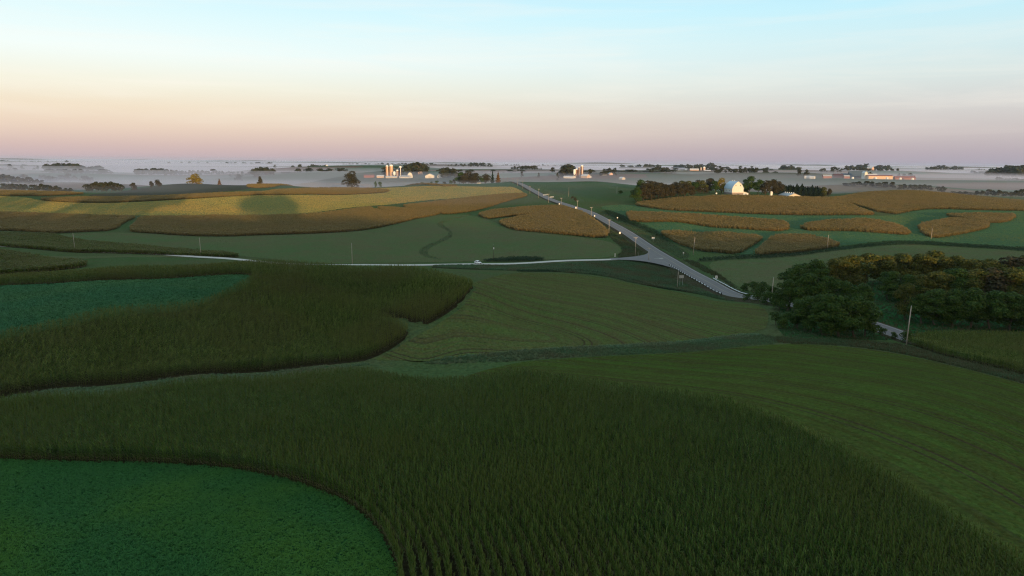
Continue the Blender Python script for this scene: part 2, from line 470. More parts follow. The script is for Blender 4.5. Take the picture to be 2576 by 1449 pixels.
def hay_mat(name, c1, c2, c3, track=False, relief=0.9, soil=(0.055, 0.04, 0.026), patch=0.012):
    b = NB(name)
    p = b.pos()
    big = b.noise(p, patch, 4, 0.6)
    mid = b.noise(p, 0.11, 4, 0.65)
    fine = b.noise(p, 1.7, 4, 0.75)
    c = b.mix(b.maprange(big, 0.38, 0.62), c1, c2)
    c = b.mix(b.math('MULTIPLY', b.maprange(mid, 0.45, 0.7), 0.6), c, c3)
    if track:
        at = b.n('ShaderNodeAttribute'); at.attribute_name = 'across'
        al = b.n('ShaderNodeAttribute'); al.attribute_name = 'along'
        cv = b.n('ShaderNodeCombineXYZ')
        b.l(at.outputs['Fac'], cv.inputs[0]); b.l(b.math('MULTIPLY', al.outputs['Fac'], 0.02), cv.inputs[1])
        rows = b.noise(cv.outputs[0], 0.38, 5, 0.7)
        lanes = b.noise(cv.outputs[0], 0.13, 3, 0.6)
        c = b.mix(b.math('MULTIPLY', b.maprange(rows, 0.43, 0.60), 0.85), c, c3)
        # wheel tracks: pairs of thin dark lines now and then
        w = b.math('ABSOLUTE', b.math('SUBTRACT', b.math('FRACT', b.math('MULTIPLY', at.outputs['Fac'], 1 / 8.4)), 0.5))
        lane = b.math('SUBTRACT', 1.0, b.maprange(b.math('ABSOLUTE', b.math('SUBTRACT', w, 0.11)), 0.018, 0.045))
        keep = b.maprange(lanes, 0.42, 0.52)
        brk = b.maprange(mid, 0.28, 0.45)
        f = b.math('MULTIPLY', b.math('MULTIPLY', lane, keep), b.math('MULTIPLY', brk, 0.8))
        c = b.mix(f, c, soil)
    dk = b.maprange(fine, 0.25, 0.72, 0.62, 1.28)
    c = b.mix(1.0, c, dk, 'MULTIPLY') if False else b.mix(1.0, c, _grey(b, dk), 'MULTIPLY')
    nm = b.rough_normal(relief, 2.3)
    return b.done(b.principled(c, 0.9, nm, 0.0))
def _grey(b, v):
    x = b.n('ShaderNodeCombineColor')
    for i in range(3): b.l(v, x.inputs[i])
    return x.outputs[0]

def plain(name, c, rough=0.6, spec=0.3, metal=0.0, var=0.12, scale=2.0, bump=0.0):
    b = NB(name)
    tcn = b.n('ShaderNodeTexCoord')
    nz = b.noise(tcn.outputs['Object'], scale, 5, 0.65)
    k = b.maprange(nz, 0.25, 0.75, 1 - var, 1 + var)
    col = b.mix(1.0, tuple(c), _grey(b, k), 'MULTIPLY')
    nm = b.bump(nz, bump, 0.05) if bump else None
    return b.done(b.principled(col, rough, nm, spec, metal))

def boards(name, c, pitch=0.3, rough=0.65, dirt=(0.25, 0.22, 0.18), var=0.15, axis='v'):
    """painted boards or ribbed sheet: joints as relief, faint weathering"""
    b = NB(name)
    tcn = b.n('ShaderNodeTexCoord')
    sp = b.n('ShaderNodeSeparateXYZ'); b.l(tcn.outputs['Object'], sp.inputs[0])
    co = b.math('ADD', sp.outputs[0], sp.outputs[1]) if axis == 'v' else sp.outputs[2]
    fr = b.math('FRACT', b.math('MULTIPLY', co, 1 / pitch))
    gap = b.maprange(b.math('ABSOLUTE', b.math('SUBTRACT', fr, 0.5)), 0.42, 0.5)
    nz = b.noise(b.stretch(tcn.outputs['Object'], (2, 2, 0.25)), 1.2, 5, 0.7)
    col = b.mix(b.math('MULTIPLY', b.maprange(nz, 0.5, 0.8), 0.5), tuple(c), dirt)
    col = b.mix(b.math('MULTIPLY', gap, var), col, (0.02, 0.02, 0.02))
    hgt = b.math('SUBTRACT', 1.0, gap)
    return b.done(b.principled(col, rough, b.bump(hgt, 0.5, 0.03), 0.3))

M = {}
# ground: pasture green, drifting to tan; fields in strips of different crops on the far plain
b = NB('ground')
p = b.pos()
flat = b.stretch(p, (0.0016, 0.0036, 0.0), (0, 0, R(8)))
vo = b.n('ShaderNodeTexVoronoi', feature='F1'); vo.inputs['Scale'].default_value = 1.0; vo.inputs['Randomness'].default_value = 0.85
nzw = b.n('ShaderNodeTexNoise'); b.l(p, nzw.inputs['Vector']); nzw.inputs['Scale'].default_value = 0.0035; nzw.inputs['Detail'].default_value = 2
wv = b.n('ShaderNodeVectorMath', operation='SCALE'); b.l(nzw.outputs['Color'], wv.inputs[0]); wv.inputs['Scale'].default_value = 0.7
av = b.n('ShaderNodeVectorMath', operation='ADD'); b.l(flat, av.inputs[0]); b.l(wv.outputs[0], av.inputs[1])
b.l(av.outputs[0], vo.inputs['Vector'])
cellc = b.n('ShaderNodeSeparateColor'); b.l(vo.outputs['Color'], cellc.inputs[0])
crop = b.ramp(cellc.outputs[0], [(0, (0.040, 0.105, 0.050)), (0.25, (0.055, 0.115, 0.060)), (0.4, (0.155, 0.105, 0.075)), (0.65, (0.125, 0.090, 0.062)), (0.8, (0.05, 0.110, 0.058)), (1, (0.19, 0.13, 0.09))])
near = b.mix(b.maprange(b.noise(p, 0.02, 4), 0.4, 0.65), (0.066, 0.108, 0.040), (0.086, 0.100, 0.046))
sy = b.n('ShaderNodeSeparateXYZ'); b.l(p, sy.inputs[0])
c = b.mix(b.maprange(sy.outputs[1], 950, 1150), near, crop)
fine = b.maprange(b.noise(p, 1.1, 4, 0.75), 0.25, 0.75, 0.65, 1.25)
c = b.mix(1.0, c, _grey(b, fine), 'MULTIPLY')
M['ground'] = b.done(b.principled(c, 0.9, b.rough_normal(0.8, 2.0), 0.0))

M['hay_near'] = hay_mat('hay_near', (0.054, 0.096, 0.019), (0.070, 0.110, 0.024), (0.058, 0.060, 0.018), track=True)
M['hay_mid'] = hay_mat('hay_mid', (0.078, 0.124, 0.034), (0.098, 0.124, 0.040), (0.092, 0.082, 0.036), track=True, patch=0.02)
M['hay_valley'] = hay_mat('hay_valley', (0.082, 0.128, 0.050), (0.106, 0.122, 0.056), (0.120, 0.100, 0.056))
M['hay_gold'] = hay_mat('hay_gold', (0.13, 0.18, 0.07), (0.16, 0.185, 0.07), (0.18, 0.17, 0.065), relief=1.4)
M['hay_teal'] = hay_mat('hay_teal', (0.052, 0.125, 0.064), (0.066, 0.135, 0.070), (0.080, 0.122, 0.058), relief=1.1)
M['hay_dusk'] = hay_mat('hay_dusk', (0.060, 0.064, 0.044), (0.075, 0.072, 0.050), (0.055, 0.070, 0.050), relief=.7)
M['soil'] = hay_mat('soil', (0.030, 0.026, 0.014), (0.036, 0.032, 0.016), (0.024, 0.024, 0.012), relief=0.6)
M['litter'] = hay_mat('litter', (0.054, 0.096, 0.040), (0.076, 0.096, 0.046), (0.085, 0.075, 0.042), relief=0.6, patch=.06)
M['soil_tan'] = hay_mat('soil_tan', (0.075, 0.055, 0.026), (0.07, 0.06, 0.028), (0.05, 0.045, 0.022), relief=0.9)
M['duff'] = hay_mat('duff', (0.022, 0.085, 0.026), (0.024, 0.090, 0.028), (0.024, 0.064, 0.022), relief=0.5)

GREEN_CORN = [(0.006, 0.020, 0.003), (0.030, 0.072, 0.010), (0.078, 0.140, 0.022), (0.20, 0.265, 0.075)]
M['corn_leaf'] = foliage('corn_leaf', GREEN_CORN, (0.072, 0.108, 0.018), 0.045, rough=0.42, spec=0.08, isl=.5)
M['corn_tassel'] = foliage('corn_tassel', [(0.105, 0.105, 0.034), (0.14, 0.125, 0.042), (0.09, 0.10, 0.03)])
M['corn_dry'] = foliage('corn_dry', [(0.11, 0.10, 0.045), (0.16, 0.135, 0.07), (0.07, 0.08, 0.028)])
M['corn_mid'] = foliage('corn_mid', [(0.012, 0.028, 0.004), (0.048, 0.088, 0.014), (0.104, 0.150, 0.028), (0.21, 0.25, 0.075)], (0.108, 0.122, 0.030), 0.05, isl=.45)
M['corn_far'] = foliage('corn_far', [(0.105, 0.108, 0.038), (0.155, 0.134, 0.048), (0.195, 0.150, 0.057), (0.125, 0.120, 0.042)], (0.210, 0.146, 0.056), 0.022)
M['corn_far_tassel'] = foliage('corn_far_tassel', [(0.22, 0.17, 0.065), (0.26, 0.19, 0.075), (0.18, 0.15, 0.055)])
M['soy_leaf'] = foliage('soy_leaf', [(0.026, 0.116, 0.030), (0.034, 0.134, 0.036), (0.048, 0.158, 0.038), (0.036, 0.126, 0.036)], (0.062, 0.165, 0.028), 0.06)
M['soy_pale'] = foliage('soy_pale', [(0.038, 0.135, 0.058), (0.046, 0.152, 0.066), (0.058, 0.170, 0.070)], (0.066, 0.165, 0.062), 0.05)
M['grass_blade'] = foliage('grass_blade', [(0.036, 0.084, 0.014), (0.064, 0.116, 0.022), (0.110, 0.150, 0.036)], (0.085, 0.096, 0.026), 0.05)
M['sunlit_blade'] = foliage('sunlit_blade', [(0.34, 0.30, 0.085), (0.38, 0.31, 0.09), (0.42, 0.31, 0.09), (0.30, 0.29, 0.085)], (0.44, 0.30, 0.085), 0.012, rough=0.7, spec=0.1)  # green hay blades; the low sun's gold is put into their colour
M['rim_blade'] = foliage('rim_blade', [(0.10, 0.13, 0.03), (0.15, 0.17, 0.04), (0.20, 0.19, 0.05)], (0.11, 0.15, 0.035), 0.08)
M['teal_blade'] = foliage('teal_blade', [(0.062, 0.165, 0.070), (0.085, 0.180, 0.074), (0.110, 0.180, 0.066)], (0.12, 0.165, 0.060), 0.02, rough=0.7, spec=0.1)
M['weed_teal'] = foliage('weed_teal', [(0.040, 0.130, 0.062), (0.070, 0.175, 0.092), (0.115, 0.155, 0.080), (0.040, 0.090, 0.036)], (0.105, 0.105, 0.058), 0.09)
M['weed_brown'] = foliage('weed_brown', [(0.085, 0.066, 0.036), (0.115, 0.085, 0.048), (0.065, 0.080, 0.030), (0.045, 0.075, 0.025)], (0.045, 0.085, 0.035), 0.06)
M['weed_pale'] = foliage('weed_pale', [(0.10, 0.21, 0.12), (0.15, 0.25, 0.15), (0.19, 0.23, 0.135), (0.08, 0.17, 0.085)], (0.17, 0.18, 0.10), 0.09)
M['shrub_leaf'] = foliage('shrub_leaf', [(0.018, 0.040, 0.015), (0.028, 0.056, 0.020), (0.020, 0.046, 0.022)], rough=0.6)

# ------------------------------------------------------------------ course of the paved road (verges keep clear of it)
def road_line(pts, step=6.0, rounds=3):
    P = chaikin(spots(pts), rounds, False)
    sg = np.linalg.norm(np.diff(P, axis=0), axis=1); cs = np.concatenate([[0], np.cumsum(sg)])
    t = np.linspace(0, cs[-1], max(8, int(cs[-1] / step)))
    return np.stack([np.interp(t, cs, P[:, 0]), np.interp(t, cs, P[:, 1])], 1)
main_line = road_line([(2340, 838, 192), (2262, 822, 206), (2200, 814.5, 216), (2095, 799, 232), (1985, 778, 249), (1906, 760, 270), (1846, 747.5, 293), (1765, 705.5, 334), (1689.5, 659.5, 388), (1647, 630.5, 426), (1600, 602, 476), (1553, 575, 530), (1518, 554, 585), (1487, 537, 640),
                       (1440, 520.5, 705), (1394.5, 505, 790), (1368, 493, 860), (1319.5, 470.5, 1050), (1293, 462, 1160), (1272, 459, 1260)], 5.0, 2)
# ------------------------------------------------------------------ ground sheet
ii, jj = np.meshgrid(np.arange(RN - 1), np.arange(TN - 1), indexing='ij')
v0 = (ii * TN + jj).ravel()
quads = np.stack([v0, v0 + 1, v0 + TN + 1, v0 + TN], 1)
me = big_mesh('ground', np.stack([GX.ravel(), GY.ravel(), GZ.ravel() + HC], 1), quads=quads, mat=M['ground'], smooth=True)
tag(obj_of('ground', me), 'rolling green and tan farmland running out to the misty horizon', 'ground', kind='structure')
# the hill that rises behind the camera, which keeps the valley in shade
rx = np.arange(-1000, 1401, 12.0); ry = np.concatenate([np.arange(-900, -60, 12.0), np.arange(-60, 21, 8.0)])
RX, RY = np.meshgrid(rx, ry)
def crest(x):
    c = np.interp(x, [-1000, -200, 0, 60, 150, 235, 285, 330, 372, 400, 445, 490, 600, 1400],
                  [9, 10, 10, 10.2, 10, 9, 3, -2, -3.2, 0.6, 1.0, -1.5, -2, -2])
    return c + 0.7 * np.sin(x * 0.11) + 1.0 * np.sin(x * 0.043 + 1) + 0.6 * np.sin(x * 0.23 + 2)
edge_z = ground(np.clip(RX, -230, 230), np.full_like(RX, 20.0))
s = np.clip((20 - RY) / 320, 0, 1); s = s * s * (3 - 2 * s)
back = np.clip((-300 - RY) / 600, 0, 1); back = back * back * (3 - 2 * back)
RZ = edge_z * (1 - s) + crest(RX) * s - back * 45
nx_, ny_ = len(rx), len(ry)
ii, jj = np.meshgrid(np.arange(ny_ - 1), np.arange(nx_ - 1), indexing='ij')
v0 = (ii * nx_ + jj).ravel()
me = big_mesh('hill', np.stack([RX.ravel(), RY.ravel(), RZ.ravel() + HC], 1), quads=np.stack([v0, v0 + 1, v0 + nx_ + 1, v0 + nx_], 1), mat=M['ground'], smooth=True)
tag(obj_of('hill', me), 'grassy ridge behind the viewpoint that shades the near fields', 'hill', kind='structure')

# ------------------------------------------------------------------ plants to scatter
def strip(path, widths, side):
    """ribbon along path; side = horizontal width direction"""
    V = []
    for p, w in zip(path, widths):
        V.append(p - side * w / 2); V.append(p + side * w / 2)
    return V, [(2 * i, 2 * i + 1, 2 * i + 3, 2 * i + 2) for i in range(len(path) - 1)]
def plant_mesh(name, pieces, mats):
    V, Fc, mi = [], [], []
    for (v, f, k) in pieces:
        o = len(V); V += list(v); Fc += [tuple(o + q for q in g) for g in f]; mi += [k] * len(f)
    me = bpy.data.meshes.new(name)
    me.from_pydata([tuple(map(float, q)) for q in V], [], Fc)
    for m in mats: me.materials.append(m)
    me.polygons.foreach_set('material_index', np.array(mi, np.int32))
    me.update()
    return bpy.data.objects.new(name, me)
def corn_plant(i, leaves, segs, mats, dry=2, wid=0.085):
    r = np.random.default_rng(100 + i)
    pc = []
    h = 2.0 * r.uniform(.93, 1.05)
    lean = np.array([r.normal(0, .04), r.normal(0, .04), 0])
    # stalk
    ring = [np.array([math.cos(a), math.sin(a), 0]) for a in (0, 2.1, 4.2)]
    v = [q * .017 for q in ring] + [q * .008 + np.array([0, 0, h]) + lean * h for q in ring]
    pc.append((v, [(0, 1, 4, 3), (1, 2, 5, 4), (2, 0, 3, 5)], 0))
    az0 = 0.0
    for k in range(leaves):
        f = k / (leaves - 1)
        z0 = .28 + f * (h - .42)
        az = az0 + k * math.pi + r.normal(0, .38)
        ln = (.50 + .28 * math.sin(math.pi * min(1, f * 1.1))) * r.uniform(.85, 1.15)
        up = R(58 + 20 * f) + r.normal(0, .1)
        droop = R(105 - 50 * f) * r.uniform(.8, 1.2)
        d = np.array([math.cos(az), math.sin(az), 0]); sd = np.array([-d[1], d[0], 0])
        pth = [np.array([0, 0, z0]) + lean * z0]
        for q in range(segs):
            a = up - droop * (q + .3) / segs
            pth.append(pth[-1] + (d * math.cos(a) + np.array([0, 0, math.sin(a)])) * ln / segs)
        wd = [wid * .55] + [wid * (1 - (q / segs) ** 2 * .85) for q in range(1, segs + 1)]
        vv, ff = strip(pth, wd, sd)
        pc.append((vv, ff, 2 if k < dry else 0))
    top = np.array([0, 0, h]) + lean * h
    for k in range(4):
        az = k * 1.57 + r.uniform(0, 1)
        d = np.array([math.cos(az), math.sin(az), 0])
        e = top + d * .13 * (k > 0) + np.array([0, 0, .34 if k == 0 else .25])
        vv, ff = strip([top - np.array([0, 0, .1]), e], [.022, .014], np.array([-d[1], d[0], 0]))
        pc.append((vv, ff, 1))
    return plant_mesh('corn_plant', pc, mats)
def corn_clump(i, mats, size, n=44, hh=2.35, w=0.24, top=0.28):
    """a short length of several rows, for stands far off"""
    r = np.random.default_rng(200 + i)
    pc = []
    for k in range(n):
        x, y = r.uniform(-size / 2, size / 2, 2)
        hgt = hh * r.uniform(.86, 1.06)
        z = hgt * r.uniform(.02, .98) ** .55
        az = r.uniform(0, 6.28); d = np.array([math.cos(az), math.sin(az), 0]); sd = np.array([-d[1], d[0], 0])
        el = r.uniform(.2, 1.4)
        p = np.array([x, y, z])
        ln = r.uniform(.35, .6)
        pth = [p - np.array([0, 0, .5]) * (r.random() < .5), p + (d * math.cos(el) + np.array([0, 0, math.sin(el)])) * ln * .6,
               p + d * ln * .95 + np.array([0, 0, ln * .25])]
        pth = [np.array([a, b_, min(max(c_, .0), hgt)]) for a, b_, c_ in pth]
        vv, ff = strip(pth, [w * .8, w, w * .35], sd)
        pc.append((vv, ff, 1 if (z > hgt * (1 - top) and r.random() < .6) else (2 if z < hgt * .42 and r.random() < .75 else 0)))
    return plant_mesh('corn_clump', pc, mats)
def leaf_clump(name, i, mats, size, hgt, n, leaf, dome=True):
    r = np.random.default_rng(300 + i)
    pc = []
    for k in range(n):
        a = r.uniform(0, 6.28); q = math.sqrt(r.random()) * size / 2
        x, y = q * math.cos(a), q * math.sin(a)
        z = hgt * (math.sqrt(max(0, 1 - (2 * q / size) ** 2 * .7)) if dome else 1) * r.uniform(.55, 1.0)
        nrm = np.array([r.normal(0, .45) + x / size * .6, r.normal(0, .45) + y / size * .6, 1]); nrm /= np.linalg.norm(nrm)
        t1 = np.cross(nrm, [math.cos(a * 3), math.sin(a * 3), 0.1]); t1 /= np.linalg.norm(t1); t2 = np.cross(nrm, t1)
        c = np.array([x, y, z]); l = leaf * r.uniform(.7, 1.2)
        pc.append(([c - t1 * l * .5, c + t2 * l * .38, c + t1 * l * .5, c - t2 * l * .38], [(0, 1, 2, 3)], 0))
    return plant_mesh(name, pc, mats)
def grass_tuft(name, i, mats, size, hgt, n, wid, lean=.5):
    r = np.random.default_rng(400 + i)
    pc = []
    for k in range(n):
        a = r.uniform(0, 6.28); q = math.sqrt(r.random()) * size / 2
        base = np.array([q * math.cos(a), q * math.sin(a), -.05])
        az = r.uniform(0, 6.28); d = np.array([math.cos(az), math.sin(az), 0]); sd = np.array([-d[1], d[0], 0])
        h = hgt * r.uniform(.55, 1.1); le = lean * r.random() * h
        vv, ff = strip([base, base + d * le * .35 + np.array([0, 0, h * .65]), base + d * le + np.array([0, 0, h])], [wid, wid * .9, wid * .2], sd)
        pc.append((vv, ff, int(r.random() < .25) if len(mats) > 1 else 0))
    return plant_mesh(name, pc, mats)
def kit(name, objs):
    c = bpy.data.collections.new(name)
    for o in objs: c.objects.link(o)
    return c
cm = [M['corn_leaf'], M['corn_tassel'], M['corn_dry']]
K_CORN = kit('corn plants', [corn_plant(i, 10, 3, cm, wid=.11) for i in range(7)])
mm = [M['corn_mid'], M['corn_tassel'], M['corn_dry']]
K_CORN2 = kit('corn plants beyond', [corn_plant(20 + i, 9, 2, mm, wid=0.165) for i in range(6)])
fm = [M['corn_far'], M['corn_far_tassel'], M['corn_dry']]
K_CLUMP = kit('corn clumps', [corn_clump(i, fm, 1.9) for i in range(6)])
K_CLUMP_G = kit('green corn clumps', [corn_clump(30 + i, mm, 1.9) for i in range(6)])
K_SOY = kit('soy plants', [leaf_clump('soy_plant', i, [M['soy_leaf']], .56, .34, 40, .12) for i in range(5)])
K_SOY2 = kit('soy plants beyond', [leaf_clump('soy_plant', 20 + i, [M['soy_pale']], 1.05, .5, 34, .26) for i in range(5)])
K_HAY = kit('grass tufts', [grass_tuft('grass_tuft', i, [M['grass_blade']], .5, .16, 16, .03) for i in range(5)])
K_HAY2 = kit('grass tufts beyond', [grass_tuft('grass_tuft', 10 + i, [M['grass_blade']], 1.0, .2, 16, .06) for i in range(5)])
K_SUNLIT = kit('sunlit grass', [grass_tuft('grass_tuft', 50 + i, [M['sunlit_blade']], 2.0, .34, 26, .14) for i in range(5)])
K_TEAL = kit('teal grass', [grass_tuft('grass_tuft', 60 + i, [M['teal_blade']], 2.0, .30, 26, .14) for i in range(5)])
K_WEED = kit('weeds', [grass_tuft('weed', 20 + i, [M['weed_teal'], M['weed_brown']], 1.1, .75, 42, .06, .9) for i in range(6)])
K_BROWN = kit('brown weeds', [grass_tuft('weed', 30 + i, [M['weed_brown'], M['weed_teal']], 1.3, .8, 36, .09, .8) for i in range(6)])
K_PALE = kit('pale weeds', [grass_tuft('weed', 70 + i, [M['weed_pale'], M['weed_teal']], 1.1, .6, 42, .07, .9) for i in range(5)])
K_SHRUB = kit('shrubs', [leaf_clump('shrub', 40 + i, [M['shrub_leaf']], 1.8, 1.5, 110, .24) for i in range(5)])

def scatter_group(coll):
    g = bpy.data.node_groups.new('scatter ' + coll.name, 'GeometryNodeTree')
    g.interface.new_socket('Geometry', in_out='INPUT', socket_type='NodeSocketGeometry')
    g.interface.new_socket('Geometry', in_out='OUTPUT', socket_type='NodeSocketGeometry')
    n = g.nodes.new; l = g.links.new
    gi, go = n('NodeGroupInput'), n('NodeGroupOutput')
    ci = n('GeometryNodeCollectionInfo'); ci.inputs['Collection'].default_value = coll
    ci.inputs['Separate Children'].default_value = True; ci.inputs['Reset Children'].default_value = True
    def attr(nm, t):
        a = n('GeometryNodeInputNamedAttribute'); a.data_type = t; a.inputs['Name'].default_value = nm
        return a.outputs[0]
    iop = n('GeometryNodeInstanceOnPoints')
    l(gi.outputs[0], iop.inputs['Points']); l(attr('pt', 'BOOLEAN'), iop.inputs['Selection']); l(ci.outputs[0], iop.inputs['Instance'])
    iop.inputs['Pick Instance'].default_value = True
    l(attr('idx', 'INT'), iop.inputs['Instance Index'])
    l(attr('rot', 'FLOAT_VECTOR'), iop.inputs['Rotation'])
    l(attr('scl', 'FLOAT_VECTOR'), iop.inputs['Scale'])
    j = n('GeometryNodeJoinGeometry')
    l(gi.outputs[0], j.inputs[0]); l(iop.outputs[0], j.inputs[0]); l(j.outputs[0], go.inputs[0])
    return g
_groups = {}
def scatter(name, pts, coll, sheet=None, sheet_mat=None, scale=(.9, 1.12), sxy=None, tilt=.05, rotz=None, sink=0.0):
    """one object: an optional ground sheet plus plants standing on points (xy)"""
    if pts.shape[1] == 3:
        rotz = pts[:, 2] + rng.normal(0, .2, len(pts)); pts = pts[:, :2]
    n = len(pts)
    z = ground(pts[:, 0], pts[:, 1]) + HC - sink
    P = np.column_stack([pts, z])
    sv, sf = sheet if sheet is not None else (np.zeros((0, 3)), [])
    V = np.concatenate([sv, P]) if len(sv) else P
    me = bpy.data.meshes.new(name)
    me.from_pydata([tuple(map(float, q)) for q in V], [], sf)
    if sheet_mat: me.materials.append(sheet_mat)
    k = len(sv)
    a = me.attributes.new('pt', 'BOOLEAN', 'POINT'); f = np.zeros(len(V), bool); f[k:] = True; a.data.foreach_set('value', f)
    a = me.attributes.new('idx', 'INT', 'POINT'); a.data.foreach_set('value', rng.integers(0, len(coll.objects), len(V)).astype(np.int32))
    rot = np.zeros((len(V), 3), np.float32)
    rot[:, :2] = rng.normal(0, tilt, (len(V), 2)); rot[:, 2] = rng.uniform(0, 6.283, len(V))
    if rotz is not None: rot[k:, 2] = rotz
    a = me.attributes.new('rot', 'FLOAT_VECTOR', 'POINT'); a.data.foreach_set('vector', rot.ravel())
    s = rng.uniform(scale[0], scale[1], len(V)).astype(np.float32)
    S = np.stack([s, s, s], 1)
    if sxy is not None: S[:, :2] *= np.array(sxy)
    # slow drift of vigour over the stand
    dr = 1 + 0.05 * np.sin(V[:, 0] * .21 + 1.3 * np.sin(V[:, 1] * .13)) + 0.04 * np.sin(V[:, 1] * .31 + V[:, 0] * .07)
    S[:, 2] *= dr
    a = me.attributes.new('scl', 'FLOAT_VECTOR', 'POINT'); a.data.foreach_set('vector', S.astype(np.float32).ravel())
    o = obj_of(name, me)
    if coll.name not in _groups: _groups[coll.name] = scatter_group(coll)
    md = o.modifiers.new('scatter', 'NODES'); md.node_group = _groups[coll.name]
    return o
def offset_rows(line, d0, d1, step, gap, poly, jit=0.04, miss=0.04):
    """points in rows parallel to a line (to its left side), clipped to poly"""
    line = chaikin(line, 3, False)
    out = []
    d = d0
    while d < d1:
        tg = np.gradient(line, axis=0); tg /= np.linalg.norm(tg, axis=1)[:, None]
        nr = np.stack([-tg[:, 1], tg[:, 0]], 1)
        pl = line + nr * d
        sg = np.linalg.norm(np.diff(pl, axis=0), axis=1)
        cs = np.concatenate([[0], np.cumsum(sg)])
        n = int(cs[-1] / gap)
        if n > 1:
            q = np.arange(n) * gap + rng.uniform(0, gap)
            q = q[q < cs[-1]] + rng.normal(0, gap * .12, len(q[q < cs[-1]]))
            pts = np.stack([np.interp(q, cs, pl[:, 0]), np.interp(q, cs, pl[:, 1])], 1)
            pts += rng.normal(0, jit, pts.shape)
            ang = np.interp(q, cs, np.unwrap(np.arctan2(tg[:, 1], tg[:, 0])))
            out.append(np.column_stack([pts, np.full(len(pts), d), ang]))
        d += step
    P = np.concatenate(out)
    P = P[inside(P[:, 0], P[:, 1], poly)]
    # drop points that another stretch of the line is nearer to
    dd = edge_dist(P[:, 0], P[:, 1], line)
    P = P[dd > np.abs(P[:, 2]) - 0.15]
    P = P[rng.random(len(P)) > miss]
    return P[:, [0, 1, 3]]
def fill(poly, gap, jit=.45, edge=True):
    x0, y0 = poly.min(0); x1, y1 = poly.max(0)
    gx, gy = np.meshgrid(np.arange(x0, x1, gap), np.arange(y0, y1, gap))
    p = np.stack([gx.ravel(), gy.ravel()], 1); p += rng.uniform(-jit, jit, p.shape) * gap
    p = p[inside(p[:, 0], p[:, 1], poly)]
    if edge:  # a ragged rim
        q = np.concatenate([poly, poly[:1]]); sg = np.linalg.norm(np.diff(q, axis=0), axis=1); cs = np.concatenate([[0], np.cumsum(sg)])
        t = np.arange(0, cs[-1], gap * .7)
        e = np.stack([np.interp(t, cs, q[:, 0]), np.interp(t, cs, q[:, 1])], 1)
        e = e[rng.random(len(e)) < .8]; e += rng.normal(0, .45, e.shape)
        p = np.concatenate([p, e])
    return p
def in_view(p, m=0.10):
    """keep what the camera, or one a few steps beside it, could see"""
    t = p[:, 0] / p[:, 1]
    return p[(np.abs(t) < 0.80 + m) & (p[:, 1] > 30)]
def area(pts, smooth=2):
    return chaikin(spots(pts), smooth)

# ------------------------------------------------------------------ near corn, near beans
soy_line = [(-420, 1172), (-150, 1166), (0, 1160), (250, 1163), (500, 1173), (700, 1199), (870, 1262), (950, 1330), (985, 1400), (1000, 1449)]
SL = spots(soy_line)
SL = np.concatenate([SL, [[SL[-1][0] + 1.5, 48], [SL[-1][0] + 2.5, 30]]])
corn_top = [(2900, 1640, 44), (2576, 1385, 56), (2400, 1270, 65), (2200, 1150, 78), (2000, 1050, 92), (1800, 985, 104), (1500, 945, 114), (1288, 925, 121), (1080, 922, 128), (900, 928, 132),
            (500, 965, 118), (0, 1010, 103), (-400, 1050, 91)]
CT = spots(corn_top)
CN = np.concatenate([SL, [[60, 30]], CT])
CN = np.concatenate([chaikin(SL, 2, False), [[62, 30]], chaikin(CT, 2, False)])
rows = offset_rows(SL, 0.3, 150, 1.0, 0.19, CN)
rows = in_view(rows)
print('near corn', len(rows))
o = scatter('corn_field', rows, K_CORN, drape(CN, .02, 3500), M['soil'], (.90, 1.10), sxy=(1.0, .62), tilt=.06)
tag(o, 'tall dark green corn in rows filling the whole foreground slope', 'corn field', 'corn fields', 'stuff')
_rim = chaikin(CT, 2, False)
_t = np.gradient(_rim, axis=0); _t /= np.linalg.norm(_t, axis=1)[:, None]; _nr = np.stack([_t[:, 1], -_t[:, 0]], 1)
RIM = np.concatenate([_rim + _nr * 1.5, (_rim - _nr * .5)[::-1]])
o = scatter('grass', in_view(fill(RIM, .32, edge=False)), kit('rim grass', [grass_tuft('grass_tuft', 80 + i, [M['rim_blade']], .6, 1.15, 22, .05, .7) for i in range(4)]), scale=(.5, 1.25), tilt=.12)
tag(o, 'yellowish grass rim along the outer edge of the foreground corn', 'grass', kind='stuff')
SB = np.concatenate([chaikin(SL, 2, False), [[-75, 30], [-130, 60]]])
o = scatter('soybean_field', in_view(fill(SB, .36, edge=False)), K_SOY, drape(SB, .02, 2500), M['duff'], (.85, 1.15), tilt=.1)
tag(o, 'low bright green bean crop in the near corner inside the curve of corn', 'bean field', 'bean fields', 'stuff')

# ------------------------------------------------------------------ second hill: corn wrapped round a bean strip
cm_near = [(-320, 1022, 103), (-150, 1014, 106), (0, 1004), (300, 970), (640, 940), (900, 913), (962, 890), (1034, 842), (1010, 824), (956, 799), (962, 795), (1062, 822), (1110, 800), (1160, 766), (1188, 728)]
cm_far = [(1192, 712, 196), (1185, 702, 201), (1150, 690, 206), (1080, 672, 212), (1000, 662, 216), (800, 656.5, 221), (600, 655, 224), (300, 670, 213), (0, 694, 204), (-250, 706, 199)]
cm_wall = [(-250, 735, 176), (0, 722), (300, 708), (500, 697), (612, 693.5), (640, 697), (620, 705, 187), (450, 737, 166), (300, 770, 152.5), (150, 798, 143), (0, 825, 135), (-250, 866, 122)]
CM = chaikin(spots(cm_near + cm_far + cm_wall), 1)
row_line = spots([(-320, 1022, 103), (0, 998), (300, 965), (640, 935), (900, 908), (960, 886), (1040, 836), (1160, 766), (1188, 728), (1192, 712, 196), (1150, 690, 206), (1000, 662, 216), (800, 656.5, 221), (600, 655, 224), (300, 670, 213), (0, 694, 204), (-250, 706, 199)])
rows = in_view(offset_rows(row_line, 0.3, 60, 1.2, 0.27, CM, .05))
print('second corn', len(rows))
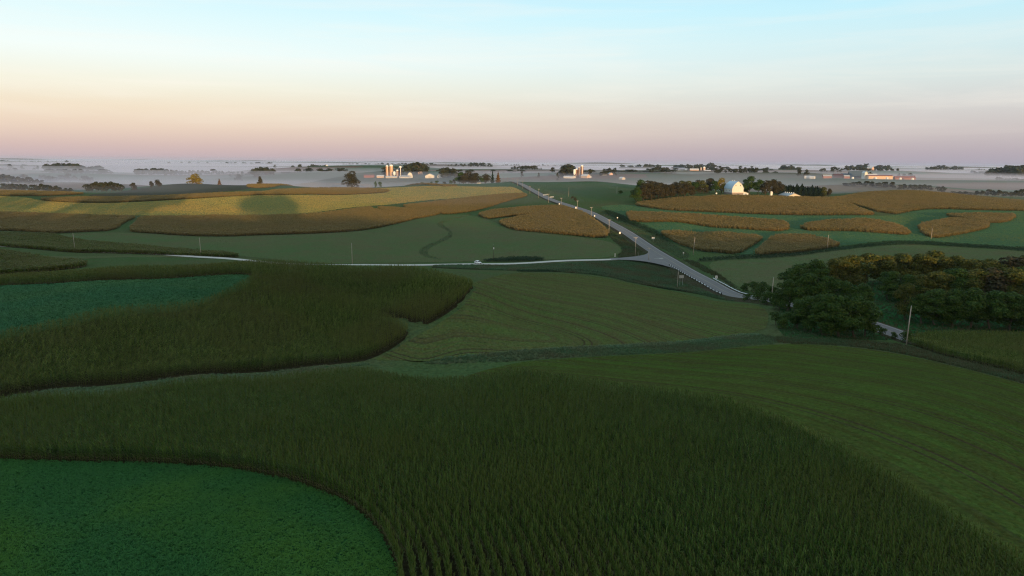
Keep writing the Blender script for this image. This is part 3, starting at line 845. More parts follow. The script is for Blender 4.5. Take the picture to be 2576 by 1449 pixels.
o = scatter('corn_field', rows, K_CORN2, drape(CM, .02, 3500), M['soil'], (.9, 1.2), sxy=(1.0, .75), tilt=.06)
tag(o, 'olive corn on the round hill with curved rows at its crest', 'corn field', 'corn fields', 'stuff')
SM = spots([(-320, 730, 178), (0, 722), (300, 708), (500, 697), (612, 693.5), (640, 698), (620, 705, 187), (450, 737, 166), (300, 770, 152.5), (150, 798, 143), (0, 825, 135), (-320, 875, 121)])
o = scatter('soybean_field', in_view(fill(SM, .72, edge=False)), K_SOY2, drape(SM, .03, 2500), M['duff'], (.85, 1.15), tilt=.1)
tag(o, 'blue green bean strip tapering between two arms of corn on the hill', 'bean field', 'bean fields', 'stuff')

# ------------------------------------------------------------------ hay fields
def hay(name, poly, mat, label, lift=.03, line=None, cat='hay field', most=5000, kind='structure'):
    V, Fc = drape(poly, lift, most)
    o = link_mesh(name, V, Fc, mat, smooth=True)
    if line is not None:
        a = o.data.attributes.new('across', 'FLOAT', 'POINT'); a.data.foreach_set('value', edge_dist(V[:, 0], V[:, 1], line).astype(np.float32))
        # distance along the line
        seg = np.linalg.norm(np.diff(line, axis=0), axis=1); cs = np.concatenate([[0], np.cumsum(seg)])
        k = np.argmin(((V[:, None, :2] - line[None]) ** 2).sum(-1), 1)
        a = o.data.attributes.new('along', 'FLOAT', 'POINT'); a.data.foreach_set('value', cs[k].astype(np.float32))
    tag(o, label, cat, 'hay fields', kind)
    return o
h1_top = [(1120, 921, 131), (1200, 921, 140), (1300, 912), (1400, 904), (1513, 897), (1713, 888), (1900, 870), (2000, 866), (2100, 870), (2200, 880), (2300, 898), (2450, 935), (2576, 968), (2800, 1050)]
H1 = np.concatenate([CT[:10] + [0.0, -0.5], chaikin(spots(h1_top), 2, False), [[95, 44]]])
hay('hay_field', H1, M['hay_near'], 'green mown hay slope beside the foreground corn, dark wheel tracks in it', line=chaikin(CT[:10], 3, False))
def mown(p, line):
    """leave the wheel tracks bare, thin the grass between some of the swaths"""
    d = edge_dist(p[:, 0], p[:, 1], line)
    w = np.abs((d / 8.4) % 1 - .5)
    thin = .5 + .5 * np.sin(d * 2.1 + 1.5 * np.sin(d * .37))
    lane = np.floor(d / 8.4 + .5).astype(int)
    keep = np.random.default_rng(4).random(400)[lane] > .5
    return p[((np.abs(w - .11) > .035) | keep) & (d > .8) & (rng.random(len(p)) > .36 * thin)]
tufts = mown(in_view(fill(H1, .55, edge=False)), chaikin(CT[:10], 3, False))
o = scatter('grass', tufts, K_HAY, scale=(.6, 1.25), tilt=.15)
tag(o, 'short grass growing over the hay slope beside the foreground corn', 'grass', kind='stuff')
h2_top = [(1198, 700, 197), (1180, 685, 208), (1288, 682, 293), (1413, 687, 312), (1538, 699, 313), (1588, 714, 303), (1663, 727, 290), (1763, 744, 274), (1863, 760, 262), (1922, 777, 248), (1936, 801, 226)]
h2_bot = [(1922, 836), (1763, 854), (1588, 867), (1438, 873), (1288, 886), (1180, 898), (1040, 908), (930, 908), (975, 888), (1035, 852), (1110, 812), (1168, 772), (1196, 728)]
H2 = chaikin(spots(h2_top + h2_bot), 1)
_c = spot((1130, 850, 166))[:2]
SWATH = np.array([_c + [-6, -3], _c, _c + [10, 2], _c + [22, 8]])
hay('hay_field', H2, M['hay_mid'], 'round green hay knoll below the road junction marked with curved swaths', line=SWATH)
o = scatter('grass', mown(in_view(fill(H2, 1.05, edge=False)), chaikin(spots([(930, 908), (1040, 850), (1168, 772), (1196, 728), (1198, 700, 197), (1288, 684, 290)]), 3, False)), K_HAY2, scale=(.6, 1.2), tilt=.15)
tag(o, 'short grass growing over the round hay knoll below the junction', 'grass', kind='stuff')
H3 = area([(-200, 655), (0, 650), (100, 640), (600, 640), (800, 656, 392), (1000, 660), (1280, 657), (1450, 652), (1540, 648), (1570, 630), (1540, 610), (1500, 602), (1413, 592), (1290, 581), (1258, 566), (1200, 540), (1100, 540), (1040, 554),
           (926, 580), (769, 590), (640, 593), (500, 596), (375, 588), (280, 584), (120, 590), (175, 604), (300, 619), (450, 631), (590, 642), (610, 651), (400, 646)])
hay('hay_field', H3, M['hay_valley'], 'grey green hay bottomland beyond the gravel road', .03)
H4 = area([(-120, 494), (0, 494), (70, 497), (95, 504), (150, 509), (250, 512), (375, 507), (500, 500), (644, 491), (790, 490), (850, 492), (950, 487), (990, 482), (900, 474), (1000, 472), (1165, 469), (1282, 468), (1308, 478), (1318, 486),
           (1288, 492), (1219, 492), (1169, 497), (1069, 503), (994, 513), (936, 518), (869, 523), (794, 535), (694, 541), (500, 543), (240, 541), (0, 533), (-200, 530)])
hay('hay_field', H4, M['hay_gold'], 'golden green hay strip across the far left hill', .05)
H7 = area([(215, 491), (260, 487), (330, 477), (400, 466, 1200), (480, 463, 1250), (560, 465, 1200), (640, 466.5, 1160), (640, 475), (560, 483), (480, 486.5), (375, 492), (250, 496)])
hay('hay_field', H7, M['hay_dusk'], 'dusky hillside under the yellow tree on the left skyline', .06)
H5 = area([(1500, 520), (1560, 514), (1600, 517), (1672, 530), (1831, 537), (1932, 541), (2057, 544), (2207, 545), (2239, 542), (2310, 528), (2382, 527), (2482, 531), (2620, 532), (2640, 600), (2576, 626), (2440, 612), (2300, 603),
           (2110, 620), (2000, 634), (1930, 640), (1850, 642), (1763, 634), (1710, 618), (1660, 588), (1600, 568), (1560, 540)])
hay('hay_field', H5, M['hay_teal'], 'blue green hay between the corn strips on the far right hills', .04)
o = scatter('grass', in_view(fill(H4, 1.35, edge=False)), K_SUNLIT, scale=(.7, 1.2), tilt=.1)
tag(o, 'hay grass coloured gold for the low sun on the far left hill', 'grass', kind='stuff')
o = scatter('grass', in_view(fill(H5, 1.75, edge=False)), K_TEAL, scale=(.7, 1.2), tilt=.1)
tag(o, 'blue green grass between the sunlit corn strips at right', 'grass', kind='stuff')
H6 = area([(1760, 660), (1900, 652), (2010, 643), (2150, 626), (2300, 614), (2440, 622), (2640, 640), (2640, 690), (2300, 655), (2100, 690), (1950, 740), (1850, 722)])
hay('hay_field', H6, M['hay_valley'], 'dull green meadow behind the dark grove, under the hedgerow', .04)

# ------------------------------------------------------------------ corn strips farther off
def strip_corn(pts, label, gap=1.55, coll=None, smooth=1, mat='soil_tan', sc=(.9, 1.12)):
    P = chaikin(spots(pts), smooth)
    o = scatter('corn_field', in_view(fill(P, gap), .05), coll or K_CLUMP, drape(P, .06, 1200), M[mat], sc if coll else (.8, 1.18), tilt=.06, sink=.05)
    return tag(o, label, 'corn field', 'corn fields', 'stuff')
strip_corn([(-150, 695, 280), (0, 690), (60, 686), (150, 680), (205, 674), (214, 668), (200, 656, 312), (150, 638, 326), (80, 628, 334), (0, 625, 338), (-150, 624, 342)], 'dark olive corn knoll at the left edge, before the gravel road', 1.15, K_CLUMP_G, mat='soil')
strip_corn([(-150, 615), (0, 621), (117, 630), (250, 636), (375, 641), (500, 646), (596, 649.5), (594, 644), (450, 632), (300, 620), (175, 606), (125, 592), (0, 584, 500), (-150, 580, 510)], 'thin dark corn strip along the gravel road at left', 1.3, K_CLUMP_G, mat='soil')
strip_corn([(-150, 576), (0, 580), (100, 585), (125, 588), (225, 583), (282, 581), (308, 562), (340, 548), (325, 540, 632), (240, 539, 636), (0, 531, 662), (-150, 528, 670)], 'shaded brown corn on the far left hillside ending at a grassy gap', 1.6)
strip_corn([(322, 583), (375, 587), (475, 594), (575, 595.6), (644, 592), (769, 589), (844, 585.5), (926, 579), (994, 564), (1040, 552), (1040, 546, 668), (936, 528, 705), (936, 524, 712), (930, 517, 725), (869, 521, 690), (794, 533, 655), (694, 540, 640), (500, 541, 630), (360, 544, 626), (350, 555)],
           'long tan corn strip under the golden hay, partly in sun', 1.6)
strip_corn([(946, 523, 716), (969, 514, 735), (1101, 535), (1103, 541), (1046, 551), (1042, 547)], 'short corn strip tapering between two furrows on the left hill', 1.5)
strip_corn([(998, 513, 745), (1069, 503, 800), (1169, 496, 860), (1219, 492, 890), (1288, 490, 905), (1322, 489), (1325, 495), (1288, 503), (1219, 525), (1169, 535), (1119, 540), (1101, 535)], 'tan corn wedge just left of the climbing paved road', 1.5)
strip_corn([(1203, 541), (1231, 532), (1288, 527), (1405, 519), (1453, 533), (1476, 544), (1513, 572), (1528, 590), (1516, 601), (1413, 590), (1340, 583), (1290, 579), (1256, 563), (1264, 557), (1300, 550), (1345, 541), (1300, 543.5), (1262, 547), (1222, 552)],
           'round corn patch in the bend left of the paved road with a furrow through it', 1.25)
strip_corn([(92, 503), (150, 508), (250, 511), (375, 506), (500, 499), (600, 493), (700, 488), (690, 484), (600, 486), (500, 490), (375, 496), (250, 498), (150, 499)], 'dark curved corn band on the left skyline slope', 1.8)
strip_corn([(648, 490.5), (700, 490.5), (790, 488.5), (850, 491), (950, 486), (986, 481), (950, 477), (860, 474), (760, 476), (680, 480)], 'faded corn patch set into the golden hay', 1.9)
strip_corn([(620, 467), (700, 464), (800, 462.5), (870, 464), (950, 467), (1060, 467), (1165, 468.5), (1100, 470.5), (950, 469.5), (800, 469.5), (700, 471), (630, 475)], 'brown corn band along the left skyline before the mist', 2.0)
strip_corn([(-100, 480), (0, 480), (80, 482.5), (190, 487), (215, 489), (70, 496), (-100, 493)], 'tan corn band at the far left edge under the dark hedge', 2.0)
strip_corn([(1598, 517.5), (1634, 523.5), (1672, 528.5), (1722, 531.5), (1831, 535.3), (1932, 539.4), (2057, 542), (2200, 543), (2185, 535), (2132, 514), (2138, 512), (2233, 540.5), (2307, 527), (2382, 525.7), (2482, 529.4), (2640, 531), (2640, 506, 815),
            (2576, 504, 830), (2432, 489, 890), (2282, 482, 925), (2182, 482, 905), (2144, 487, 860), (2107, 491, 790), (2007, 489, 762), (1932, 490, 756), (1831, 489, 752), (1747, 494, 735), (1697, 497.5, 735), (1634, 502, 720), (1609, 505, 715)],
           'great orange sunlit cornfield in front of the white barn', 1.9)
strip_corn([(1576, 537), (1597, 536.5), (1672, 540), (1759, 544.5), (1831, 549.5), (1932, 556), (1969, 561), (1981, 568), (1979, 581), (1932, 582), (1813, 574), (1738, 563), (1592, 561.5), (1582, 550)], 'orange sunlit corn strip beside the road hedge', 1.5)
strip_corn([(1662, 587), (1688, 582, 497), (1738, 582, 497), (1788, 589), (1863, 595.4), (1920, 599), (1888, 621), (1850, 641), (1813, 636.5), (1763, 633), (1713, 616.7), (1680, 599)], 'olive corn patch behind the leaning roadside pole', 1.3)
strip_corn([(1932, 610), (1950, 597), (2007, 595.4), (2057, 600.4), (2115, 618), (2082, 626.5), (2007, 636), (1935, 641), (1897, 645)], 'small dark corn patch beside the grassy draw', 1.3)
strip_corn([(2011, 580), (2032, 565), (2107, 557), (2207, 557), (2257, 569), (2288, 587), (2280, 592), (2207, 586.5), (2107, 581.5)], 'sunlit corn lens between two hay strips', 1.5)
strip_corn([(2309, 568), (2357, 559), (2395, 552), (2457, 554), (2486, 564), (2481, 576), (2432, 586.7), (2382, 595), (2352, 600), (2324, 592)], 'orange corn knob at right, a furrow behind it', 1.5)
strip_corn([(2376, 544), (2407, 541), (2544, 541), (2553, 546), (2532, 560), (2484, 562), (2434, 552)], 'small corn patch behind the orange corn knob', 1.5)
strip_corn([(2288, 868), (2400, 904), (2576, 945), (2800, 1010, 130), (2800, 835, 200), (2576, 832, 206), (2400, 834, 205), (2288, 840, 202)], 'green corn at the right edge in front of the dark grove', .6, K_CORN2, mat='soil', sc=(1.0, 1.15))

# ------------------------------------------------------------------ rough grass: verges, waterway, creek banks
def rough(pts, label, gap, coll=None, name='tall_grass', sc=(.6, 1.2), sxy=None, cat='rough grass', mat='litter', smooth=1):
    P = chaikin(spots(pts), smooth)
    pts = in_view(fill(P, gap, edge=False), .05)
    pts = pts[edge_dist(pts[:, 0], pts[:, 1], main_line) > (7.2 if name != 'undergrowth' else 6)]
    o = scatter(name, pts, coll or K_WEED, drape(P, .015, 800), M[mat], sc, sxy, tilt=.15)
    return tag(o, label, cat, kind='stuff')
rough([(-300, 1032, 100), (0, 1004), (300, 970), (640, 940), (860, 918), (925, 913), (935, 917), (880, 923), (700, 941, 119), (500, 962, 115), (0, 1008, 101), (-300, 1045, 92)], 'pale matted grass waterway between the two near cornfields', .7, K_PALE, sc=(.3, .7))
rough([(1045, 908), (1180, 900), (1288, 887), (1438, 875), (1588, 868.5), (1763, 856), (1915, 839), (1950, 848), (1960, 866), (1900, 868), (1713, 886), (1513, 895), (1400, 902), (1300, 909), (1150, 917)], 'blue green creek bank grass winding between the hay fields', .8, sc=(.3, .75))
rough([(1060, 904), (1180, 896), (1288, 884.5), (1438, 873), (1588, 866), (1763, 853), (1900, 838), (1925, 846), (1763, 861), (1588, 874), (1438, 881), (1288, 893), (1150, 905)], 'pale frosted grass along the upper bank of the creek', .7, K_PALE, sc=(.4, .9))
rough([(1940, 848), (2000, 852), (2120, 855), (2200, 862), (2285, 870), (2400, 906), (2576, 948), (2760, 1000), (2760, 1040), (2576, 966), (2450, 933), (2300, 896), (2200, 878), (2100, 868), (1960, 866)], 'weedy ditch below the grove and the right corn', .62, K_BROWN, sc=(.4, .9))
rough([(1030, 669), (1288, 668.5), (1413, 664.5), (1538, 658.5), (1600, 655.5), (1672, 672), (1740, 716), (1830, 757), (1863, 758), (1763, 742), (1663, 725), (1588, 712), (1538, 697.5), (1413, 685.5), (1288, 681)], 'green and brown ditch grass inside the road junction', .95, sc=(.7, 1.5))
rough([(1453, 537), (1476, 547), (1513, 574), (1530, 590), (1540, 604), (1572, 628), (1545, 650), (1590, 648), (1622, 640), (1622, 634), (1578, 604), (1526, 573), (1472, 540)], 'brown verge between the paved road and the round corn patch', 1.1, K_BROWN)
rough([(1503, 537), (1580, 580), (1664, 629), (1702, 652), (1745, 648), (1700, 616), (1650, 588), (1590, 566), (1570, 540), (1520, 528)], 'dark verge right of the paved road', 1.1, K_WEED, sc=(.4, .9))
rough([(1704, 654), (1780, 696), (1862, 742), (1920, 752), (1850, 722), (1770, 668), (1740, 655)], 'brown bank right of the guardrail', 1.0, K_BROWN)
rough([(1740, 655), (1850, 646), (2007, 639), (2110, 625), (2300, 606), (2440, 616), (2640, 632), (2640, 640), (2440, 623), (2300, 614), (2150, 627), (2010, 644), (1900, 653), (1780, 660)], 'hedgerow strip of brush climbing across the right hills', 1.5, K_SHRUB, 'brush', (.5, 1.1), cat='brush')
rough([(1518, 531), (1540, 533), (1600, 560), (1660, 588), (1690, 612), (1676, 610), (1640, 588), (1580, 564), (1530, 542)], 'dark hedge between the paved road and the sunlit corn', 1.7, K_SHRUB, 'brush', (.7, 1.3), cat='brush')
rough([(1232, 654), (1300, 648.5), (1365, 650), (1372, 656.5), (1300, 658), (1205, 659)], 'dark brush patch behind the car on the gravel road', 1.2, K_SHRUB, 'brush', (.7, 1.2), cat='brush')
rough([(1262, 682.5, 300), (1413, 684.5, 325), (1500, 690, 330), (1588, 709, 318), (1663, 723, 304), (1763, 740, 292), (1840, 752, 285), (1763, 737, 297), (1663, 719, 312), (1588, 704, 326), (1500, 684, 340), (1400, 679, 345)], 'dark weed line along the far rim of the hay knoll', .9, K_SHRUB, 'brush', (.35, .75), cat='brush')
rough([(1190, 535), (1160, 544), (1120, 552), (1100, 560), (1098, 568), (1118, 576), (1130, 584), (1122, 596), (1100, 606), (1070, 618), (1052, 630), (1058, 642), (1090, 652), (1120, 654), (1084, 645), (1072, 634), (1085, 621), (1118, 608), (1140, 595), (1136, 580), (1115, 567), (1112, 560), (1140, 552), (1180, 542)],
      'snaking grass waterway through the valley hay', 1.0, sc=(.3, .7), smooth=2)
# ------------------------------------------------------------------ roads
b = NB('asphalt')
p = b.pos()
n1 = b.noise(p, 0.35, 5, 0.7); n2 = b.noise(p, 9.0, 3, 0.7)
at = b.n('ShaderNodeAttribute'); at.attribute_name = 'across'
wheel = b.maprange(b.math('ABSOLUTE', b.math('SUBTRACT', b.math('ABSOLUTE', b.math('SUBTRACT', b.math('ABSOLUTE', at.outputs['Fac']), 1.85)), 0.85)), 0.0, 0.55)
c = b.mix(b.maprange(n1, .3, .7), (0.120, 0.109, 0.108), (0.152, 0.139, 0.134))
c = b.mix(b.math('MULTIPLY', b.math('SUBTRACT', 1.0, wheel), 0.35), c, (0.10, 0.091, 0.09))
edge = b.maprange(b.math('ABSOLUTE', at.outputs['Fac']), 3.5, 4.2)
c = b.mix(b.math('MULTIPLY', edge, 0.6), c, (0.19, 0.17, 0.15))
c = b.mix(1.0, c, _grey(b, b.maprange(n2, .2, .8, .86, 1.14)), 'MULTIPLY')
M['asphalt'] = b.done(b.principled(c, 0.8, b.bump(n2, .3, .02), .25))
b = NB('gravel')
p = b.pos()
n1 = b.noise(p, 0.25, 4, .65); n2 = b.noise(p, 5, 4, .8)
at = b.n('ShaderNodeAttribute'); at.attribute_name = 'across'
rut = b.maprange(b.math('ABSOLUTE', b.math('SUBTRACT', b.math('ABSOLUTE', at.outputs['Fac']), 0.95)), 0.1, 0.55)
c = b.mix(b.maprange(n1, .3, .7), (0.43, 0.41, 0.37), (0.51, 0.485, 0.435))
c = b.mix(b.math('MULTIPLY', rut, .4), c, (0.42, 0.40, 0.35))
c = b.mix(1.0, c, _grey(b, b.maprange(n2, .2, .8, .8, 1.2)), 'MULTIPLY')
M['gravel'] = b.done(b.principled(c, 0.9, b.bump(n2, .6, .05), .1))
M['verge'] = hay_mat('verge', (0.050, 0.055, 0.028), (0.060, 0.052, 0.034), (0.072, 0.055, 0.038), relief=.7, patch=.05)
M['paint_white'] = plain('paint_white', (0.46, 0.45, 0.43), .7, var=.25, scale=1.5)
M['paint_yellow'] = plain('paint_yellow', (0.36, 0.28, 0.12), .7, var=.25, scale=1.5)

def frame(line):
    tg = np.gradient(line, axis=0); tg /= np.linalg.norm(tg, axis=1)[:, None]
    return tg, np.stack([tg[:, 1], -tg[:, 0]], 1)
def road_height(line, half, lift):
    tg, nr = frame(line)
    z = np.max([ground(line[:, 0] + nr[:, 0] * o, line[:, 1] + nr[:, 1] * o) for o in (-half, 0, half)], 0) * .6 + ground(line[:, 0], line[:, 1]) * .4
    k = np.ones(5) / 5
    z = np.convolve(np.pad(z, 2, mode='edge'), k, 'valid')
    return z + HC + lift
def ribbon(name, line, z, offs, dz, mats, midx, label, cat, kind='structure', parent=None):
    tg, nr = frame(line)
    V = []; A = []
    for o_, d_ in zip(offs, dz):
        x = line[:, 0] + nr[:, 0] * o_; y = line[:, 1] + nr[:, 1] * o_
        V.append(np.stack([x, y, z + d_], 1)); A.append(np.full(len(line), o_))
    n = len(line); V = np.concatenate(V); A = np.concatenate(A)
    Fc = [(c_ * n + i, (c_ + 1) * n + i, (c_ + 1) * n + i + 1, c_ * n + i + 1) for c_ in range(len(offs) - 1) for i in range(n - 1)]
    mi = [midx[c_] for c_ in range(len(offs) - 1) for i in range(n - 1)]
    o = link_mesh(name, V, Fc, mats, parent, mi)
    a = o.data.attributes.new('across', 'FLOAT', 'POINT'); a.data.foreach_set('value', A.astype(np.float32))
    return tag(o, label, cat, kind=kind) if label else o
main_z = road_height(main_line, 5.0, .35)
H = 4.3
ribbon('road', main_line, main_z, [-9.5, -5.6, -H, H, 5.6, 9.5], [-2.2, -.12, 0, 0, -.12, -2.2], [M['verge'], M['asphalt']], [0, 0, 1, 0, 0], 'paved grey country road climbing straight to the skyline', 'road')
tg, nr = frame(main_line)
for s_, mt in ((3.55, 'paint_white'), (-.12, 'paint_yellow')):
    o = ribbon('road_marking', main_line, main_z + .006, [s_ - .065, s_ + .065], [0, 0], [M[mt]], [0], None, None, parent=bpy.data.objects['road'])
T_at = int(np.argmin(np.abs(main_line[:, 1] - 399)))
Tp = main_line[T_at]
grav_pts = [(-150, 630, 417), (0, 630.5, 414), (115, 631.7, 411), (250, 638, 405), (375, 644, 399), (500, 650.4, 394), (577, 652.4, 392), (650, 659, 391), (800, 668, 389), (950, 668, 388), (1029, 665.4, 387), (1288, 665, 386), (1413, 660.4, 389), (1538, 654, 396), (1600, 649.5, 400)]
gl = np.concatenate([spots(grav_pts), [Tp + [-6, -.5], Tp + [-2.0, 0]]])
gl = chaikin(gl, 3, False)
sg = np.linalg.norm(np.diff(gl, axis=0), axis=1); cs = np.concatenate([[0], np.cumsum(sg)]); t = np.linspace(0, cs[-1], int(cs[-1] / 5))
grav_line = np.stack([np.interp(t, cs, gl[:, 0]), np.interp(t, cs, gl[:, 1])], 1)
grav_z = road_height(grav_line, 3.2, .3)
w_ = np.clip((grav_line[:, 0] - (Tp[0] - 45)) / 41, 0, 1); w_ = w_ * w_ * (3 - 2 * w_)
grav_z = grav_z * (1 - w_) + (main_z[T_at] - .004) * w_
ribbon('gravel_road', grav_line, grav_z, [-7, -3.2, -2.7, 2.7, 3.2, 7], [-1.9, -.1, 0, 0, -.1, -1.9], [M['verge'], M['gravel']], [0, 0, 1, 0, 0], 'pale gravel side road running level across the valley to the junction', 'road')
# the flared mouth of the side road, paved
mouth = []
tgT, nrT = frame(main_line)
for a_ in np.linspace(0, 1, 9):       # upper curve
    i = T_at + int(round((1 - a_) * 5)); e = main_line[min(i, len(main_line) - 1)] - nrT[T_at] * (H - .1)
    g_ = Tp + np.array([-10 - 20 * a_, 3.2 + 0 * a_])
    mouth.append((1 - a_) ** 2 * (main_line[T_at + 5] - nrT[T_at + 5] * (H - .1)) + 2 * a_ * (1 - a_) * (Tp - nrT[T_at] * H + [-4, 4]) + a_ ** 2 * (Tp + [-32, 1.2]))
for a_ in np.linspace(0, 1, 9):
    mouth.append((1 - a_) ** 2 * (Tp + [-32, -5.2]) + 2 * a_ * (1 - a_) * (Tp - nrT[T_at] * H + [-6, -7]) + a_ ** 2 * (main_line[T_at - 8] - nrT[T_at - 8] * (H - .1)))
mouth = np.array(mouth)
mp_ = np.concatenate([mouth, [Tp + [-H * .5, -40 * 0]]])
V, Fc = drape(mouth, 0.0, 600)
mz = []
for q in V[:, :2]:
    i = np.argmin(((main_line - q) ** 2).sum(1)); j = np.argmin(((grav_line - q) ** 2).sum(1))
    dm = np.hypot(*(main_line[i] - q)); w = np.clip((dm - H) / 24, 0, 1)
    mz.append(max(main_z[i] * (1 - w) + grav_z[j] * w, float(ground(q[0], q[1])) + HC) + .03)
V[:, 2] = mz
o = link_mesh('road_junction', V, Fc, [M['asphalt']])
tag(o, 'flared paved mouth where the gravel road meets the paved road', 'road junction', kind='structure')
def on_road(p, line, z):
    i = int(np.argmin(((line - p) ** 2).sum(1)))
    return z[i]

# ------------------------------------------------------------------ utility poles
M['pole_wood'] = plain('pole_wood', (0.36, 0.31, 0.26), .8, .1, var=.25, scale=1.2)
M['pole_dark'] = plain('pole_dark', (0.07, 0.055, 0.045), .8, .1, var=.25, scale=1.2)
M['porcelain'] = plain('porcelain', (0.45, 0.46, 0.46), .3, .5)
M['galvanised'] = plain('galvanised', (0.42, 0.44, 0.46), .45, .5, .4, var=.15)
M['white_metal'] = plain('white_metal', (0.78, 0.77, 0.74), .4, .4, var=.06)
def cyl(r0, r1, z0, z1, n=8, cx=0, cy=0, cap=True):
    V = [(cx + math.cos(2 * math.pi * i / n) * r0, cy + math.sin(2 * math.pi * i / n) * r0, z0) for i in range(n)] + \
        [(cx + math.cos(2 * math.pi * i / n) * r1, cy + math.sin(2 * math.pi * i / n) * r1, z1) for i in range(n)]
    Fc = [(i, (i + 1) % n, n + (i + 1) % n, n + i) for i in range(n)]
    if cap: Fc += [tuple(range(n, 2 * n)), tuple(range(n - 1, -1, -1))]
    return V, Fc
def box(cx, cy, cz, sx, sy, sz, rz=0.0):
    c_, s_ = math.cos(rz), math.sin(rz)
    V = []
    for dx in (-sx / 2, sx / 2):
        for dy in (-sy / 2, sy / 2):
            for dz in (-sz / 2, sz / 2):
                V.append((cx + dx * c_ - dy * s_, cy + dx * s_ + dy * c_, cz + dz))
    return V, [(0, 1, 3, 2), (4, 6, 7, 5), (0, 4, 5, 1), (2, 3, 7, 6), (0, 2, 6, 4), (1, 5, 7, 3)]
def merge(*parts):
    V, Fc = [], []
    for v, f in parts:
        o = len(V); V += list(v); Fc += [tuple(o + q for q in g) for g in f]
    return V, Fc
def pole_height(p, top_y, base):
    d = ray(p[0], top_y); s = base[1] / d[1]
    return HC + d[2] * s - base[2]
def utility_pole(p, top_y, arm, label, rz=0.0, lean=0.0, dark=False, can=False, Y=None, fat=1.0):
    b_ = spot(p if Y is None else (p[0], p[1], Y))
    h = pole_height(p, top_y, b_)
    e = empty('utility_pole', b_, rz)
    V, Fc = cyl(.17 * fat, .11 * fat, -.5, h, 9)
    V = [(x + lean * max(0, z) / h, y, z) for x, y, z in V]
    link_mesh('pole', V, Fc, M['pole_dark' if dark else 'pole_wood'], e, smooth=True)
    if arm:
        a = link_mesh('crossarm', *box(lean, .16, h - .45, arm, .12, .15), M['pole_wood'], e)
        for q in (-.17, .17): link_mesh('brace', *box(lean + arm * q, .17, h - .85, .05, .03, .9, 0), M['galvanised'], e)
        for q in (-.46, -.22, .22, .46):
            link_mesh('insulator', *cyl(.05, .07, h - .372, h - .2, 6, lean + arm * q, .16), M['porcelain'], e)
    else:
        link_mesh('insulator', *cyl(.07, .05, h + .002, h + .28, 6, lean, 0), M['porcelain'], e)
    if can:
        link_mesh('transformer', *merge(cyl(.26, .26, h - 2.3, h - 1.3, 10, lean * .8, -.42), box(lean * .8, -.16, h - 1.8, .08, .2, .5)), M['white_metal'], e)
    return tag(e, label, 'utility pole', 'power poles across the farmland')
RW = math.atan2(*(main_line[40] - main_line[0])[::-1]) - math.pi / 2
PRD = [((1487, 551.4), 520.7, 'seventh'), ((1452.5, 531), 504.4, 'eighth'), ((1411.7, 518), 497.4, 'ninth'), ((1380, 510.7), 487.4, 'tenth'), ((1355, 498.7), 475, 'eleventh'), ((1333, 488), 468, 'twelfth'),
       ((1315, 475), 455, ''), ((1301.7, 468), 450.7, ''), ((1290.5, 462), 449, '')]
lab = ['roadside pole left of the paved road above the round white mailbox, crossarm in sun', 'roadside pole beside the upper white round marker, crossarm in sun', 'roadside pole with a bright orange sunlit crossarm',
       'roadside pole opposite the white gate rails', 'roadside pole left of the road just downhill from the golden field corner', 'roadside pole beside the tip of the golden hay field',
       'third pole below the road crest, seen against mist', 'second pole below the road crest, seen against mist', 'topmost roadside pole standing where the paved road vanishes']
for (p, ty, _), lb in zip(PRD, lab):
    utility_pole(p, ty, 2.4, lb, RW)
utility_pole((1531.7, 588), 551.7, 2.6, 'tall sunlit pole left of the paved road beside the corn patch end', RW)
utility_pole((1598, 641.6), 595.9, 2.6, 'pole at the inner corner of the road junction, crossarm against the road', RW, Y=412)
utility_pole((1631, 668), 623.4, 2.8, 'pole at the gravel road mouth with wide crossarm and guy post', RW, Y=392)
utility_pole((1703.5, 726), 683, 0, 'bare pale pole below the guardrail beside the grey sign back', 0, .15, Y=322)
utility_pole((1743.5, 640.4), 598.6, 0, 'leaning two toned pole before the olive corn patch', 0, .55, Y=405)
utility_pole((2080.7, 626.7), 591.7, 0, 'thin pole standing in front of the small dark corn patch', 0, .2)
utility_pole((2342, 601.6), 575.4, 0, 'thin faint pole at the foot of the orange corn knob', 0, .2)
utility_pole((1940, 753), 699, 0, 'grey pole at the left edge of the dark grove', 0, .3, Y=255)
utility_pole((2279, 873), 771, 0, 'tall bare white pole in front of the dark grove at right', 0, .25, Y=186, fat=1.0)
utility_pole((189, 631.7), 587.5, 0, 'bare pole at left end of the gravel road by the thin corn strip', 0, -.25)
utility_pole((506, 646), 599, 0, 'bare pole by the gravel road where the thin corn strip ends', 0, -.25)
utility_pole((886, 657), 612.4, 0, 'thin pole rising from behind the round corn hill', 0, 0, Y=392)
utility_pole((1242, 655), 616.6, 0, 'dark pole with a white transformer can behind the parked car', 0, 0, True, True)
utility_pole((1430.5, 494.4), 471, 0, 'lone bare pole in the dark meadow right of the road', 0, .1)
utility_pole((1551.7, 488.6), 469.4, 0, 'lone bare pole beside a bush left of the barn grove', 0, 0)
utility_pole((1265.4, 456.6), 442.8, 0, 'pole beside the orange conifer beyond the road crest', 0, 0, Y=1190)
utility_pole((1276, 460.3), 445, 1.8, 'pole with short crossarm just beyond the road crest', RW, Y=1180)

